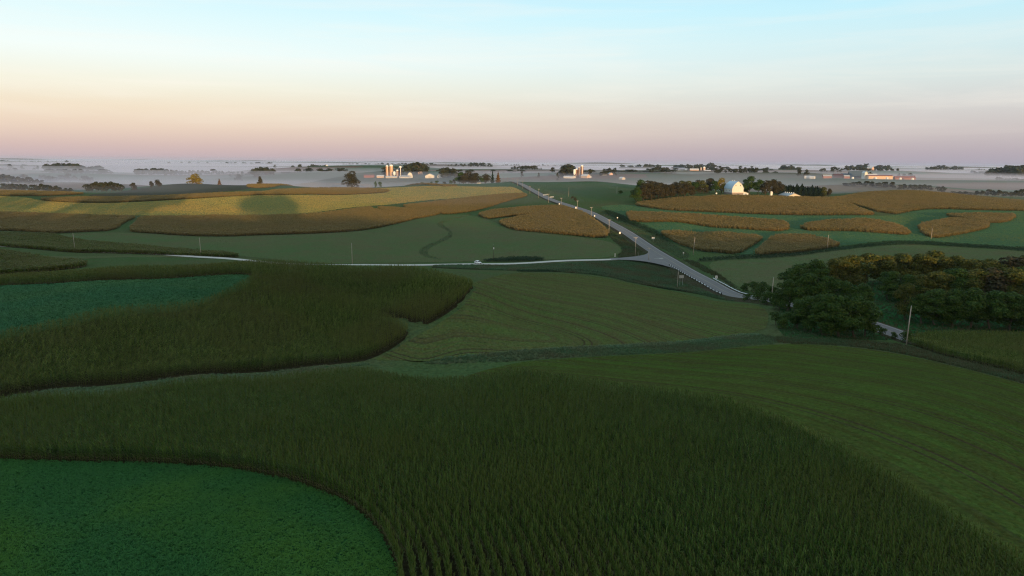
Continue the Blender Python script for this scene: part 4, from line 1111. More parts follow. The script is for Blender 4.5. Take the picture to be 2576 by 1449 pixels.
# ------------------------------------------------------------------ guardrails
M['rail_steel'] = plain('rail_steel', (0.66, 0.67, 0.68), .4, .5, .2, var=.1)
M['guard_dark'] = plain('guard_dark', (0.022, 0.02, 0.018), .8, .1)
def guardrail(path, label, h=.78, gap=3.81, dots=0):
    P = spots(path)
    P = chaikin(P, 2, False)
    sg = np.linalg.norm(np.diff(P, axis=0), axis=1); cs = np.concatenate([[0], np.cumsum(sg)])
    n = int(cs[-1] / gap); t = np.arange(n + 1) * gap
    Q = np.stack([np.interp(t, cs, P[:, 0]), np.interp(t, cs, P[:, 1])], 1)
    z = np.array([on_road(q, main_line, main_z) - .1 for q in Q])
    e = empty('guardrail', (Q[0][0], Q[0][1], z[0]))
    L0 = np.array([Q[0][0], Q[0][1], z[0]])
    prof = [(0, h), (.08, h - .02), (.02, h - .1), (.09, h - .16), (.02, h - .22), (.08, h - .30), (0, h - .32)]
    tg_, nr_ = frame(Q)
    side = 1 if ((main_line[np.argmin(((main_line - Q[n // 2]) ** 2).sum(1))] - Q[n // 2]) @ nr_[n // 2]) > 0 else -1
    V = []
    for q, zz, nn in zip(Q, z, nr_):
        for o_, hh in prof:
            V.append((q[0] + nn[0] * side * o_ - L0[0], q[1] + nn[1] * side * o_ - L0[1], zz + hh - L0[2]))
    m = len(prof)
    Fc = [(i * m + k, i * m + k + 1, (i + 1) * m + k + 1, (i + 1) * m + k) for i in range(n) for k in range(m - 1)]
    link_mesh('rail', V, Fc, M['rail_steel'], e)
    me_ = bpy.data.meshes.new('post'); pv, pf = merge(box(0, 0, h * .5 - .36, .32, .34, h + 1.08)); me_.from_pydata(pv, [], pf); me_.materials.append(M['guard_dark'])
    mr = bpy.data.meshes.new('reflector'); rv, rf = box(0, 0, h + .14, .22, .06, .26); mr.from_pydata(rv, [], rf); mr.materials.append(M['white_metal'])
    for i, (q, zz, nn) in enumerate(zip(Q, z, nr_)):
        o_ = obj_of('post', me_, e); o_.location = (q[0] - nn[0] * side * .13 - L0[0], q[1] - nn[1] * side * .13 - L0[1], zz - L0[2]); o_.rotation_euler = (0, 0, math.atan2(nn[1], nn[0]))
        if i >= n - dots or (dots and i % 9 == 4):
            r_ = obj_of('reflector', mr, o_)
    return tag(e, label, 'guardrail', 'guardrails along the paved road')
def beside(i0, i1, off):
    return [(q[0] + n_[0] * off, q[1] + n_[1] * off) for q, n_ in zip(main_line[i0:i1], frame(main_line)[1][i0:i1])]
_sp = spots
def spots(pts):
    return np.array([p if (len(p) == 2 and isinstance(p, np.ndarray)) else spot(p)[:2] for p in pts])
iG0 = int(np.argmin(np.abs(main_line[:, 1] - 294))); iG1 = int(np.argmin(np.abs(main_line[:, 1] - 379)))
guardrail([np.array(q) for q in beside(iG0, iG1, -4.9)], 'long guardrail on the near side of the paved road below the junction')
iG2 = int(np.argmin(np.abs(main_line[:, 1] - 342)))
guardrail([np.array(q) for q in beside(iG0 - 3, iG2, 4.9)], 'guardrail on the far side of the paved road with white reflectors', dots=5)
iR0 = int(np.argmin(np.abs(main_line[:, 1] - 790))); iR1 = int(np.argmin(np.abs(main_line[:, 1] - 850)))

# ------------------------------------------------------------------ signs
M['sign_white'] = plain('sign_white', (0.80, 0.79, 0.76), .4, .3, var=.04)
M['sign_back'] = plain('sign_back', (0.46, 0.47, 0.47), .4, .5, .3, var=.1)
M['sign_orange'] = plain('sign_orange', (0.75, 0.42, 0.16), .5, .3, var=.05)
M['sign_ink'] = plain('sign_ink', (0.02, 0.02, 0.02), .6, .2)
M['post_wood'] = plain('post_wood', (0.14, 0.085, 0.05), .8, .1, var=.2)
def sign(p, board_y, w, h, label, Y=None, shape='rect', legs=1, mat='sign_white', post='galvanised', text=False, rz=0.0, name='road_sign', cat='sign'):
    b_ = spot(p if Y is None else (p[0], p[1], Y))
    zc = pole_height(p, board_y, b_)
    e = empty(name, b_, rz)
    for k in range(legs):
        ox = 0 if legs == 1 else (-w * .3 + k * w * .6)
        link_mesh('post', *box(ox, .06, (zc + h * .4) / 2 - .2, .1, .07, zc + h * .4 + .4), M[post], e)
    if shape == 'round':
        n = 14
        V = [(math.cos(2 * math.pi * i / n) * w / 2, y, zc + math.sin(2 * math.pi * i / n) * h / 2) for y in (-.025, .02) for i in range(n)]
        Fc = [tuple(range(n - 1, -1, -1)), tuple(range(n, 2 * n))] + [(i, (i + 1) % n, n + (i + 1) % n, n + i) for i in range(n)]
    elif shape == 'diamond':
        V = [(x * w / 2, y, zc + z_ * h / 2) for y in (-.025, .02) for x, z_ in ((1, 0), (0, 1), (-1, 0), (0, -1))]
        Fc = [(3, 2, 1, 0), (4, 5, 6, 7)] + [(i, (i + 1) % 4, 4 + (i + 1) % 4, 4 + i) for i in range(4)]
    else:
        V, Fc = box(0, 0, zc, w, .04, h)
    bd = link_mesh('board', V, Fc, M[mat], e)
    if text:
        bars = [(-.28, .22, .16, .14), (0.0, .22, .22, .14), (.28, .22, .14, .14), (-.2, -.12, .24, .14), (.16, -.12, .3, .14)] if text == 'words' else [(-.0, .28, .3, .12), (-.12, -.1, .12, .34), (.13, -.1, .14, .34)]
        for x, z_, a, c_ in bars: link_mesh('letter', *box(x * w, -.024, zc + z_ * h, a * w, .004, c_ * h), M['sign_ink'], bd)
    return tag(e, label, cat, 'signs along the roads')
sign((1643, 608.5), 598.8, 1.9, 1.25, 'white rectangular sign right of the paved road above the junction', text='words')
sign((1719, 644), 636, .8, .8, 'small white round sign beside the field drive right of the junction', shape='round', text=False)
sign((1713.5, 714), 696, 2.1, 1.3, 'grey backed sign on two legs behind the near guardrail', 327, legs=2, mat='sign_back')
sign((1751, 717), 708, .95, .95, 'small orange sign on the near guardrail of the paved road', 331, shape='diamond', mat='sign_orange', text=False)
sign((1801.6, 710), 697, 1.0, 1.35, 'white upright route sign beyond the far guardrail', 325, text='route')
sign((1553, 555), 547.7, 1.0, 1.0, 'white sunlit box on a post right of the climbing road', shape='round', post='post_wood', name='mailbox', cat='mailbox')
sign((1559, 598.5), 586, 1.1, 1.35, 'white mailbox on a brown post left of the road near the corn end', post='post_wood', name='mailbox', cat='mailbox')
sign((1407, 517), 513, 1.3, 1.5, 'small white marker below the orange lit crossarm', shape='round')
sign((1448.6, 528), 522.7, 1.3, 1.9, 'tall white oval marker beside the eighth roadside pole', shape='round')
sign((1495.5, 552), 543, 1.1, 1.3, 'white marker on a short brown post right of the sunlit pole', shape='round', post='post_wood')
sign((1547, 646), 643, .35, 2.6, 'thin white delineator post in the valley hay near the junction', name='marker_post', cat='marker post')
sign((862, 652), 650, .4, 2.0, 'thin white marker post where the gravel road dips behind the corn', 393, name='marker_post', cat='marker post') if False else None
# leaning stays of two poles
for p, Y, lb in (((1607, 641.5), 411, 'short leaning guy post at the inner corner of the junction'), ((1637, 669), 391, 'short leaning guy post in the brown ditch by the gravel mouth')):
    b_ = spot((p[0], p[1], Y)); e = empty('guy_post', b_)
    V, Fc = cyl(.08, .07, -.3, 2.7, 7); V = [(x - .22 * z, y, z) for x, y, z in V]
    link_mesh('stake', V, Fc, M['pole_wood'], e); link_mesh('cap', *cyl(.1, .1, 2.702, 2.76, 7, -.6), M['galvanised'], e)
    tag(e, lb, 'guy post', 'guy posts at the junction')
# white gate rails by the farm drive high up the road
for k, (p, L_) in enumerate((((1372, 492), 16), ((1388, 497.5), 13))):
    b_ = spot(p); e = empty('gate_rail', b_, R(68))
    for z_ in (.5, 1.0, 1.5): link_mesh('bar', *box(0, 0, z_, L_, .12, .16), M['white_metal'], e)
    for x in np.linspace(-L_ / 2, L_ / 2, 5): link_mesh('post', *box(x, .14, .75, .2, .14, 2.0), M['white_metal'], e)
    tag(e, ['upper white rail fence by the farm drive on the climbing road', 'lower white rail fence by the farm drive on the climbing road'][k], 'rail fence', 'white rails by the farm drive')

# ------------------------------------------------------------------ white car on the gravel road
M['car_paint'] = plain('car_paint', (0.80, 0.81, 0.82), .25, .5, var=.02)
M['car_glass'] = plain('car_glass', (0.012, 0.015, 0.018), .1, .5, var=.02)
M['car_black'] = plain('car_black', (0.02, 0.02, 0.022), .6, .3, var=.05)
M['car_lamp'] = plain('car_lamp', (0.85, 0.86, 0.88), .15, .6, var=.02)
def loft(sections):
    """sections: list of (x, [(y, z) ...]) closed rings, capped"""
    V, Fc = [], []
    m = len(sections[0][1])
    for x, ring in sections: V += [(x, y, z) for y, z in ring]
    for i in range(len(sections) - 1):
        Fc += [(i * m + k, i * m + (k + 1) % m, (i + 1) * m + (k + 1) % m, (i + 1) * m + k) for k in range(m)]
    Fc += [tuple(range(m - 1, -1, -1)), tuple((len(sections) - 1) * m + k for k in range(m))]
    return V, Fc
def ring(w, z0, z1, r=.12):
    return [(-w + r, z0), (w - r, z0), (w, z0 + r), (w, z1 - r), (w - r, z1), (-w + r, z1), (-w, z1 - r), (-w, z0 + r)]
ci = int(np.argmin(np.abs(grav_line[:, 0] - spot((1199, 661, 388))[0])))
cp = grav_line[ci]
car = empty('car', (cp[0], cp[1] + 1.0, grav_z[ci]), R(-52))
body = [(-2.3, ring(.78, .42, .92)), (-2.2, ring(.88, .3, 1.02)), (-1.5, ring(.93, .26, 1.06)), (0, ring(.94, .26, 1.05)), (1.1, ring(.93, .26, 1.03)), (1.9, ring(.90, .3, .94)), (2.25, ring(.82, .34, .82)), (2.33, ring(.72, .42, .7))]
bo = link_mesh('body', *loft(body), M['car_paint'], car)
cab = [(-2.12, ring(.78, .98, 1.10, .04)), (-1.85, ring(.72, .98, 1.55, .1)), (-1.0, ring(.70, .98, 1.70, .1)), (.1, ring(.70, .98, 1.69, .1)), (.55, ring(.72, .98, 1.50, .1)), (1.25, ring(.80, .98, 1.06, .03))]
link_mesh('roof', *loft(cab), M['car_paint'], car)
def quad3(a, b_, c_, d, off):
    a, b_, c_, d = map(np.array, (a, b_, c_, d)); nn = np.cross(b_ - a, d - a); nn = nn / np.linalg.norm(nn) * off
    V = [a, b_, c_, d, a + nn, b_ + nn, c_ + nn, d + nn]
    return V, [(0, 1, 2, 3), (7, 6, 5, 4), (0, 4, 5, 1), (1, 5, 6, 2), (2, 6, 7, 3), (3, 7, 4, 0)]
link_mesh('windscreen', *quad3((1.20, -.70, 1.12), (1.20, .70, 1.12), (.60, .63, 1.51), (.60, -.63, 1.51), .05), M['car_glass'], car)
link_mesh('rear_window', *quad3((-2.08, .64, 1.16), (-2.08, -.64, 1.16), (-1.86, -.6, 1.48), (-1.86, .6, 1.48), .04), M['car_glass'], car)
for s_ in (-1, 1):
    for x0, x1 in ((-1.75, -.95), (-.88, -.05), (.02, .78)):
        y_ = .715 * s_
        v_ = [(x0, y_ * 1.08, 1.10), (x1, y_ * 1.08, 1.10), (min(x1, .42), y_, 1.50), (x0 + .06, y_, 1.50)]
        if s_ > 0: v_ = v_[::-1]
        link_mesh('side_window', *quad3(*v_, .035), M['car_glass'], car)
    hl = link_mesh('headlight', *box(2.16, .62 * s_, .70, .24, .3, .16), M['car_lamp'], car)
    link_mesh('mirror', *box(.72, .98 * s_, 1.12, .16, .2, .14), M['car_paint'], car)
link_mesh('grille', *box(2.325, 0, .66, .05, .9, .16), M['car_black'], car)
link_mesh('bumper', *box(2.28, 0, .40, .16, 1.5, .14), M['car_black'], car)
for x_ in (-1.42, 1.42):
    for s_ in (-1, 1):
        V, Fc = cyl(.36, .36, -.12, .12, 16); V = [(x_ + a, .84 * s_ + c_, .36 + b_) for a, b_, c_ in V]
        w_ = link_mesh('wheel', V, Fc, M['car_black'], car)
        V, Fc = cyl(.2, .2, -.015, .015, 12); V = [(x_ + a, (.965) * s_ + c_, .36 + b_) for a, b_, c_ in V]
        link_mesh('rim', V, Fc, M['galvanised'], w_)
tag(car, 'white car driving on the gravel road before dark brush', 'car')
# ------------------------------------------------------------------ trees
M['bark'] = plain('bark', (0.085, 0.065, 0.05), .9, .1, var=.3, scale=3)
M['bark_pale'] = plain('bark_pale', (0.30, 0.26, 0.21), .9, .1, var=.3, scale=3)
M['leaf_green'] = foliage('leaf_green', [(0.018, 0.046, 0.010), (0.032, 0.070, 0.014), (0.052, 0.092, 0.018), (0.080, 0.112, 0.024)], trans=.18)
M['leaf_olive'] = foliage('leaf_olive', [(0.032, 0.050, 0.012), (0.058, 0.074, 0.016), (0.100, 0.104, 0.022), (0.130, 0.115, 0.026)], trans=.2)
M['leaf_rust'] = foliage('leaf_rust', [(0.030, 0.032, 0.016), (0.048, 0.044, 0.022), (0.068, 0.054, 0.028), (0.040, 0.046, 0.018)], trans=.15)
M['leaf_gold'] = foliage('leaf_gold', [(0.16, 0.14, 0.022), (0.24, 0.19, 0.03), (0.30, 0.22, 0.034), (0.14, 0.14, 0.03)], trans=.25)
M['leaf_orange'] = foliage('leaf_orange', [(0.12, 0.065, 0.018), (0.17, 0.09, 0.022), (0.09, 0.06, 0.02)], trans=.2)
M['needle'] = foliage('needle', [(0.008, 0.020, 0.010), (0.014, 0.028, 0.014), (0.020, 0.034, 0.016)], trans=.1)
M['far_leaf'] = foliage('far_leaf', [(0.020, 0.032, 0.014), (0.035, 0.044, 0.018), (0.055, 0.048, 0.024), (0.040, 0.050, 0.020)], trans=.15)

def leaf_quads(r, C_, Nn, size, asp=.62):
    """one leaf-cluster quad at each centre, facing roughly along Nn"""
    n = len(C_)
    a = r.normal(0, 1, (n, 3)); t1 = np.cross(Nn, a); t1 /= np.linalg.norm(t1, axis=1)[:, None] + 1e-9
    t2 = np.cross(Nn, t1); s = size * r.uniform(.6, 1.3, n)[:, None]
    V = np.stack([C_ - t1 * s * .5, C_ + t2 * s * asp * .5 - t1 * s * .06, C_ + t1 * s * .5, C_ - t2 * s * asp * .5 + t1 * s * .06], 1).reshape(-1, 3)
    return V, np.arange(4 * n).reshape(n, 4)
def crown_points(r, n, h0, h1, rad, lobes, kind):
    """centres and outward normals for foliage spread through a lumpy crown"""
    L = []
    for k in range(lobes):
        f = (k + .5) / lobes
        z = h0 + (h1 - h0) * r.uniform(.12, .88)
        u = (z - h0) / (h1 - h0)
        env = math.sin(math.pi * min(.97, max(.08, u * .86 + .1))) ** .6
        a = k * 2.4 + r.uniform(-.5, .5); q = rad * env * r.uniform(.25, .72)
        lr = rad * r.uniform(.30, .50) * (0.75 + .25 * env)
        L.append((q * math.cos(a), q * math.sin(a), z, lr, lr * r.uniform(.65, .9)))
    L.append((0, 0, h1 - rad * .42, rad * .45, rad * .42))
    L.append((0, 0, (h0 + h1) / 2, rad * .55, (h1 - h0) * .33))
    L = np.array(L)
    w = L[:, 3] ** 2; w /= w.sum()
    k = r.choice(len(L), n, p=w)
    d = r.normal(0, 1, (n, 3)); d /= np.linalg.norm(d, axis=1)[:, None]
    d[:, 2] = np.where(d[:, 2] < -.55, -d[:, 2], d[:, 2])
    sh = r.uniform(.62, 1.06, n) ** .7
    P = L[k, :3] + d * np.stack([L[k, 3], L[k, 3], L[k, 4]], 1) * sh[:, None]
    P[:, 2] = np.maximum(P[:, 2], h0 * .8)
    nn = d + r.normal(0, .45, (n, 3)); nn[:, 2] += .25
    nn /= np.linalg.norm(nn, axis=1)[:, None]
    return P, nn
def tree_mesh(i, h, rad, n, leaf, lobes=11, h0f=.16):
    r = np.random.default_rng(900 + i)
    P, nn = crown_points(r, n, h * h0f, h, rad, lobes, 0)
    return leaf_quads(r, P, nn, leaf)
def cone_mesh(i, h, rad, n, leaf):
    r = np.random.default_rng(950 + i)
    u = r.random(n) ** .75; z = h * (.06 + .94 * (1 - u) ** 1.0 * 1.0)
    u = 1 - (z / h - .06) / .94
    tier = .78 + .22 * np.cos(z / h * 30)
    q = rad * u * tier * r.uniform(.5, 1.05, n); a = r.uniform(0, 6.283, n)
    P = np.stack([q * np.cos(a), q * np.sin(a), z - q * .15], 1)
    nn = np.stack([np.cos(a), np.sin(a), .5 + 0 * a], 1) + r.normal(0, .35, (n, 3)); nn /= np.linalg.norm(nn, axis=1)[:, None]
    return leaf_quads(r, P, nn, leaf)
def trunk_mesh(i, h, rad, branches=7, pale=False):
    r = np.random.default_rng(980 + i)
    V, Fc = [], []
    def tube(pts, rs, n=6):
        o = len(V)
        for p, q in zip(pts, rs):
            for k in range(n):
                a = 2 * math.pi * k / n; V.append((p[0] + q * math.cos(a), p[1] + q * math.sin(a), p[2]))
        for s_ in range(len(pts) - 1):
            for k in range(n):
                Fc.append((o + s_ * n + k, o + s_ * n + (k + 1) % n, o + (s_ + 1) * n + (k + 1) % n, o + (s_ + 1) * n + k))
    bend = r.normal(0, .035 * h, (5, 2)); bend[0] = 0
    pts = [np.array([bend[k, 0], bend[k, 1], -.4 + h * .68 * k / 4]) for k in range(5)]
    rs = [h * .026, h * .021, h * .017, h * .012, h * .006]
    tube(pts, rs)
    for k in range(branches):
        f = r.uniform(.3, .85); p0 = pts[0] + (pts[4] - pts[0]) * f
        a = k * 2.4 + r.uniform(-.4, .4); ln = rad * r.uniform(.5, .85)
        e = p0 + np.array([math.cos(a) * ln, math.sin(a) * ln, ln * r.uniform(.35, .9)])
        m_ = (p0 + e) / 2 + np.array([0, 0, -.06 * ln])
        tube([p0, m_, e], [h * .011, h * .007, h * .003], 5)
    return V, Fc
TREES = {}
def tree_kind(key, h, rad, n, leaf, mat, bark='bark', cone=False, lobes=11, h0f=.16, seed=0, clumps=3):
    V, q = cone_mesh(seed, h, rad, n, leaf) if cone else tree_mesh(seed, h, rad, n, leaf, lobes, h0f)
    cr = big_mesh('crown', V, quads=q, mat=M[mat])
    tv, tf = trunk_mesh(seed, h, rad * (.4 if cone else 1))
    tk = bpy.data.meshes.new('trunk'); tk.from_pydata([tuple(map(float, v)) for v in tv], [], tf); tk.materials.append(M[bark])
    TREES[key] = (cr, tk, h, rad)
def plant(key, p, h, label, group=None, w=None, name='tree', cat='tree', sink=0.0, Y=None, kindrz=None):
    """p picture position of the foot (x, y[, distance]) or world xyz"""
    b_ = p if isinstance(p, np.ndarray) else spot(p if Y is None else (p[0], p[1], Y))
    cr, tk, h0, r0 = TREES[key]
    s = h / h0; sw = s if w is None else w / (2 * r0)
    e = empty(name, (b_[0], b_[1], b_[2] - sink), random.uniform(0, 6.28) if kindrz is None else kindrz, (sw, sw, s))
    obj_of('trunk', tk, e); obj_of('crown', cr, e)
    return tag(e, label, cat, group)
def px_h(p, top_y, Y=None):
    b_ = spot(p if Y is None else (p[0], p[1], Y))
    return pole_height(p, top_y, b_), b_
for k in range(4): tree_kind('green%d' % k, 13, 5.2, 6500, .62, 'leaf_green', lobes=13, seed=k, h0f=.05)
for k in range(3): tree_kind('olive%d' % k, 13, 5.2, 6500, .62, 'leaf_olive', lobes=13, seed=10 + k, h0f=.06)
for k in range(3): tree_kind('rust%d' % k, 14, 6.0, 2600, .95, 'leaf_rust', lobes=14, seed=20 + k, h0f=.05)
tree_kind('gold0', 14, 6.0, 2200, .95, 'leaf_gold', lobes=12, seed=30, h0f=.04)
tree_kind('gold1', 14, 6.0, 2200, .95, 'leaf_olive', lobes=12, seed=31, h0f=.05)
for k in range(3): tree_kind('dark%d' % k, 14, 6.5, 2200, 1.0, 'leaf_rust' if k == 1 else 'leaf_green', lobes=13, seed=40 + k, h0f=.12)
tree_kind('tallgap', 15, 6.5, 2600, .9, 'leaf_rust', lobes=13, seed=45, h0f=.04)
tree_kind('orange_cone', 14, 4.2, 1600, .8, 'leaf_orange', cone=True, seed=50)
for k in range(2): tree_kind('spruce%d' % k, 14, 3.6, 1500, .75, 'needle', cone=True, seed=52 + k)
for k in range(3): tree_kind('bush%d' % k, 4.5, 2.8, 900, .5, 'leaf_green' if k < 2 else 'leaf_rust', lobes=8, seed=60 + k, h0f=.03)

# the dark grove at the right: front rank in shade, crowns behind catching the sun
GR = 'trees of the dark grove at right'
front = [(2005, 838, 205, 754), (2035, 846, 200, 746), (2070, 850, 196, 742), (2110, 852, 194, 743), (2150, 850, 196, 745), (2175, 846, 199, 756)]
lbF = ['leftmost bushy green tree of the front clump, at the end of the hay knoll', 'front clump tree second from its left end, foliage to the ground', 'front clump tree with a thin pale trunk showing', 'tree in the middle of the front clump with pale bare stems',
       'front clump tree with bright lower leaves right of the pale stems', 'rightmost tree of the front clump beside the dark opening']
for k, (x, y, Y, ty) in enumerate(front):
    h, b_ = px_h((x, y, Y), ty); plant('green%d' % (k % 4), b_, h, lbF[k], w=h * .98)
second = [(1978, 812, 238, 704, 'leftmost tall tree behind the front clump, nearest the grey pole'), (2020, 815, 236, 688, 'tallest dark tree behind the front clump'), (2075, 815, 234, 694, 'tall tree in the middle of the rank behind the front clump'), (2120, 817, 232, 708, 'rounded lighter tree behind the front clump, right of its middle'), (2165, 818, 230, 714, 'rightmost tree of the rank behind the front clump, by the dark opening')]
for k, (x, y, Y, ty, lb) in enumerate(second):
    h, b_ = px_h((x, y, Y), ty); plant('green%d' % ((k + 1) % 4), b_, h, lb, w=h * .92)
rightfront = [(2275, 836, 226, 712), (2315, 838, 221, 738), (2350, 838, 220, 730), (2395, 838, 219, 726), (2440, 837, 218, 724), (2490, 836, 217, 730), (2540, 836, 217, 738), (2585, 838, 216, 738), (2640, 838, 214, 738)]
for k, (x, y, Y, ty) in enumerate(rightfront):
    h, b_ = px_h((x, y, Y), ty)
    plant('olive%d' % (k % 3) if k == 0 else 'green%d' % (k % 4), b_, h, 'olive tree standing taller just behind the bare white pole' if k == 0 else 'shaded green tree in the row behind the right edge corn', None if k == 0 else 'trees behind the right edge corn', w=h * (.7 if k == 0 else .95))
backrow = [(2000, 262, 664), (2045, 268, 654), (2090, 274, 650), (2130, 280, 641), (2170, 284, 636), (2215, 284, 641), (2260, 286, 638), (2300, 284, 638), (2335, 288, 629), (2390, 284, 643), (2430, 282, 651), (2475, 280, 651), (2520, 280, 644), (2565, 282, 641), (2610, 282, 641), (2655, 282, 643)]
warm = {2: 'olive2', 3: 'olive0', 4: 'gold1', 5: 'olive1', 6: 'olive2', 8: 'olive1', 7: 'olive2', 9: 'olive0', 10: 'gold1', 11: 'olive1', 12: 'rust0', 13: 'olive2', 14: 'gold1', 15: 'olive0'}  # warmer leaf kinds put the sunlight on the back crowns into their colour
lbB = {3: 'orange tinted crown left of the golden one on the grove top line', 4: 'golden sunlit crown at the left of the grove top line', 8: 'highest sunlit crown in the middle of the grove top line', 12: 'russet sunlit crown near the right end of the grove', 0: 'low dark crown at the left end of the grove top line', 1: 'dark crown second from the left end of the grove top line'}
for k, (x, Y, ty) in enumerate(backrow):
    h, b_ = px_h((x, 800, Y), ty)
    plant(warm.get(k, 'green%d' % (k % 4)), b_, h, lbB.get(k, 'sunlit topped tree in the back line of the dark grove'), None if k in lbB else 'back line of the dark grove', w=h * 1.05)
midrow = [(2230, 255, 684, 'green2'), (2275, 252, 690, 'green0'), (2310, 250, 690, 'olive1'), (2350, 250, 682, 'olive2'), (2400, 250, 674, 'green3'), (2445, 250, 676, 'olive0'), (2485, 248, 674, 'rust2'), (2530, 248, 672, 'olive1'), (2575, 250, 672, 'green1'), (2625, 250, 672, 'olive2')]
for k, (x, Y, ty, kd) in enumerate(midrow):
    h, b_ = px_h((x, 800, Y), ty); plant(kd, b_, h, 'reddish crown in the middle ranks of the dark grove' if kd == 'rust2' else 'rounded tree in the middle ranks of the dark grove', None if kd == 'rust2' else 'middle ranks of the dark grove', w=h * 1.02)
for k, (x, y, Y, h) in enumerate(((1872, 752, 300, 4.2), (1895, 750, 296, 5), (1915, 755, 286, 5.4), (1938, 765, 270, 5.2), (1958, 790, 240, 5.5), (1950, 820, 212, 4.2), (1968, 838, 203, 3.6), (2282, 838, 196, 3.4), (2192, 832, 204, 2.6), (2222, 830, 204, 2.4), (2250, 834, 200, 2.2), (1880, 760, 268, 3.2), (1905, 764, 262, 4.4), (1930, 772, 252, 5.0), (1950, 782, 243, 5.2))):
    plant('bush%d' % (k % 2), (x, y, Y), h, 'dark bush among those hiding the foot of the paved road' if k < 7 or k > 10 else ('low bush before the road strip between the groves' if k > 8 else 'bush where the road strip goes behind the right corn' if k == 7 else 'low bush at the left end of the road strip between groves'), 'bushes hiding the foot of the paved road' if k < 7 or k > 10 else ('low bushes before the road strip' if k > 8 else None), name='bush', cat='bush')

# trees round the white barn
BG = 'rust coloured wood left of the barn'
r_ = np.random.default_rng(3)
for k in range(17):
    f = k / 16; x = 1602 + 138 * f
    row = k % 2
    y0 = 499 - 6 * f; h, b_ = px_h((x, y0, 735 + 30 * f + row * 22), 457 - 2.5 * math.sin(f * 9) + 1.5 * r_.normal() + (6 if k in (0, 16) else 0) + (4 if row == 0 else 0))
    plant('green0' if k < 2 else ('gold1' if k in (13, 15) else 'rust%d' % (k % 3)), b_, max(h, 7), 'dark tree at the left end of the rusty wood near the barn' if k == 0 else ('yellowing tree in the rusty wood near the barn' if k in (13, 15) else 'rust brown tree in the wood left of the barn'),
          None if k == 0 else ('yellowing trees of the rusty wood' if k in (13, 15) else BG), w=max(h, 7) * .95)
for k, (x, y, Y, ty, kd, lb) in enumerate(((1752, 488, 815, 458, 'green1', 'dark green tree between the rusty wood and the yellow trees'), (1768, 487, 812, 453, 'gold1', 'yellow green tree, shorter of the two left of the barn'), (1785, 486, 830, 447.5, 'rust1', 'brown crowned tree rising behind the yellow ones'),
        (1800, 487, 812, 455, 'dark0', 'dark tree in front between the two yellow trees'), (1814, 487, 815, 447, 'gold0', 'yellow tree just left of the white barn'), (1776, 488, 800, 470, 'rust2', 'low brown tree before the yellow trees'), (1742, 490, 830, 457, 'green3', 'dark tree closing the gap behind the rusty wood'), (1757, 489, 835, 452, 'rust0', 'brown tree behind the gap beside the yellow trees'), (1760, 489, 800, 468, 'dark1', 'low dark tree in front of the gap beside the yellow trees'))):
    h, b_ = px_h((x, y, Y), ty); plant(kd, b_, h, lb, w=h * .95)
for k, (x, y, Y, ty, kd, lb) in enumerate(((1886, 487.5, 812, 443, 'dark0', 'tallest dark tree right behind the white barn'), (1876, 487, 825, 452, 'green2', 'dark green tree touching the right side of the white barn'), (1908, 488, 805, 451, 'dark2', 'dark tree second to the right of the barn'), (1926, 488, 800, 453, 'rust0', 'brown olive tree right of the barn yard'),
        (1944, 488, 808, 450, 'rust1', 'brown tree above the small white bin'), (1956, 488, 815, 455, 'dark1', 'dark tree at the left end of the windbreak'))):
    h, b_ = px_h((x, y, Y), ty); plant(kd, b_, h, lb, w=h * .9)
for k in range(26):
    f = k / 25; x = 1960 + 108 * f
    h, b_ = px_h((x, 488.5 + .5 * f, 850 - 20 * f + (k % 3) * 9), 463 + 8 * f + 1.5 * r_.normal() - (4 if k in (10, 13) else 0))
    plant('spruce%d' % (k % 2), b_, h, 'dark evergreen in the windbreak behind the low shed', 'evergreen windbreak behind the low shed', w=h * 1.1)
h, b_ = px_h((2072, 490, 830), 470); plant('gold1', b_, h, 'olive tree near the right end of the evergreen windbreak', w=h * .8)
h, b_ = px_h((2086, 491, 830), 474); plant('rust0', b_, h, 'last brown tree at the right end of the windbreak', w=h * .8)
h, b_ = px_h((1561, 489), 479); plant('bush0', b_, h, 'dark bush right of the lone pole left of the barn grove', name='bush', cat='bush', w=h * 1.7)
h, b_ = px_h((1604, 512), 497); plant('bush1', b_, h, 'dark bush at the tip of the great sunlit cornfield', name='bush', cat='bush', w=h * 1.7)
h, b_ = px_h((1440, 500), 494); plant('bush2', b_, h, 'brown bush right of the lone bare pole', name='bush', cat='bush', w=h * 1.8)
h, b_ = px_h((1447, 507), 497); plant('bush2', b_, h, 'rusty bush on the bank above the climbing road', name='bush', cat='bush', w=h * 1.2)

# lone trees on the skyline at left
LT = [((886, 469.5), 429.5, 45, 'tallgap', 'big round dark tree standing alone on the left skyline'), ((493, 466), 436.6, 40, 'gold0', 'round yellow tree alone on the left skyline'), ((552, 464.5), 449, 14, 'orange_cone', 'small orange tree on the left skyline'),
      ((655, 463), 443, 11, 'rust0', 'thin crooked dark tree on the left skyline'), ((649, 464), 458, 9, 'bush2', 'low bush at the foot of the thin crooked tree'), ((336, 474), 459, 20, 'rust1', 'dark bush shaped tree at the end of the left hedge'), ((381, 470), 455, 14, 'rust2', 'small dark tree left of a twin in the mist'), ((398, 469), 451.6, 19, 'rust0', 'reddish tree of the pair below the yellow tree'),
      ((945, 463.5), 457, 9, 'bush0', 'left one of two small bushes right of the big round tree'), ((956, 464), 457, 11, 'bush1', 'right one of two small bushes right of the big round tree')]
LTY = [1150, 1215, 1195, 1172, 1172, 1118, 1165, 1170, 1165, 1165]
for (p, ty, w, kd, lb), YY in zip(LT, LTY):
    h, b_ = px_h(p, ty, YY)
    plant(kd, b_, h * 1.14, lb, w=w / SC * b_[1] / FPX * 1.08, sink=h * .14, name='bush' if kd.startswith('bush') else 'tree', cat='bush' if kd.startswith('bush') else 'tree')
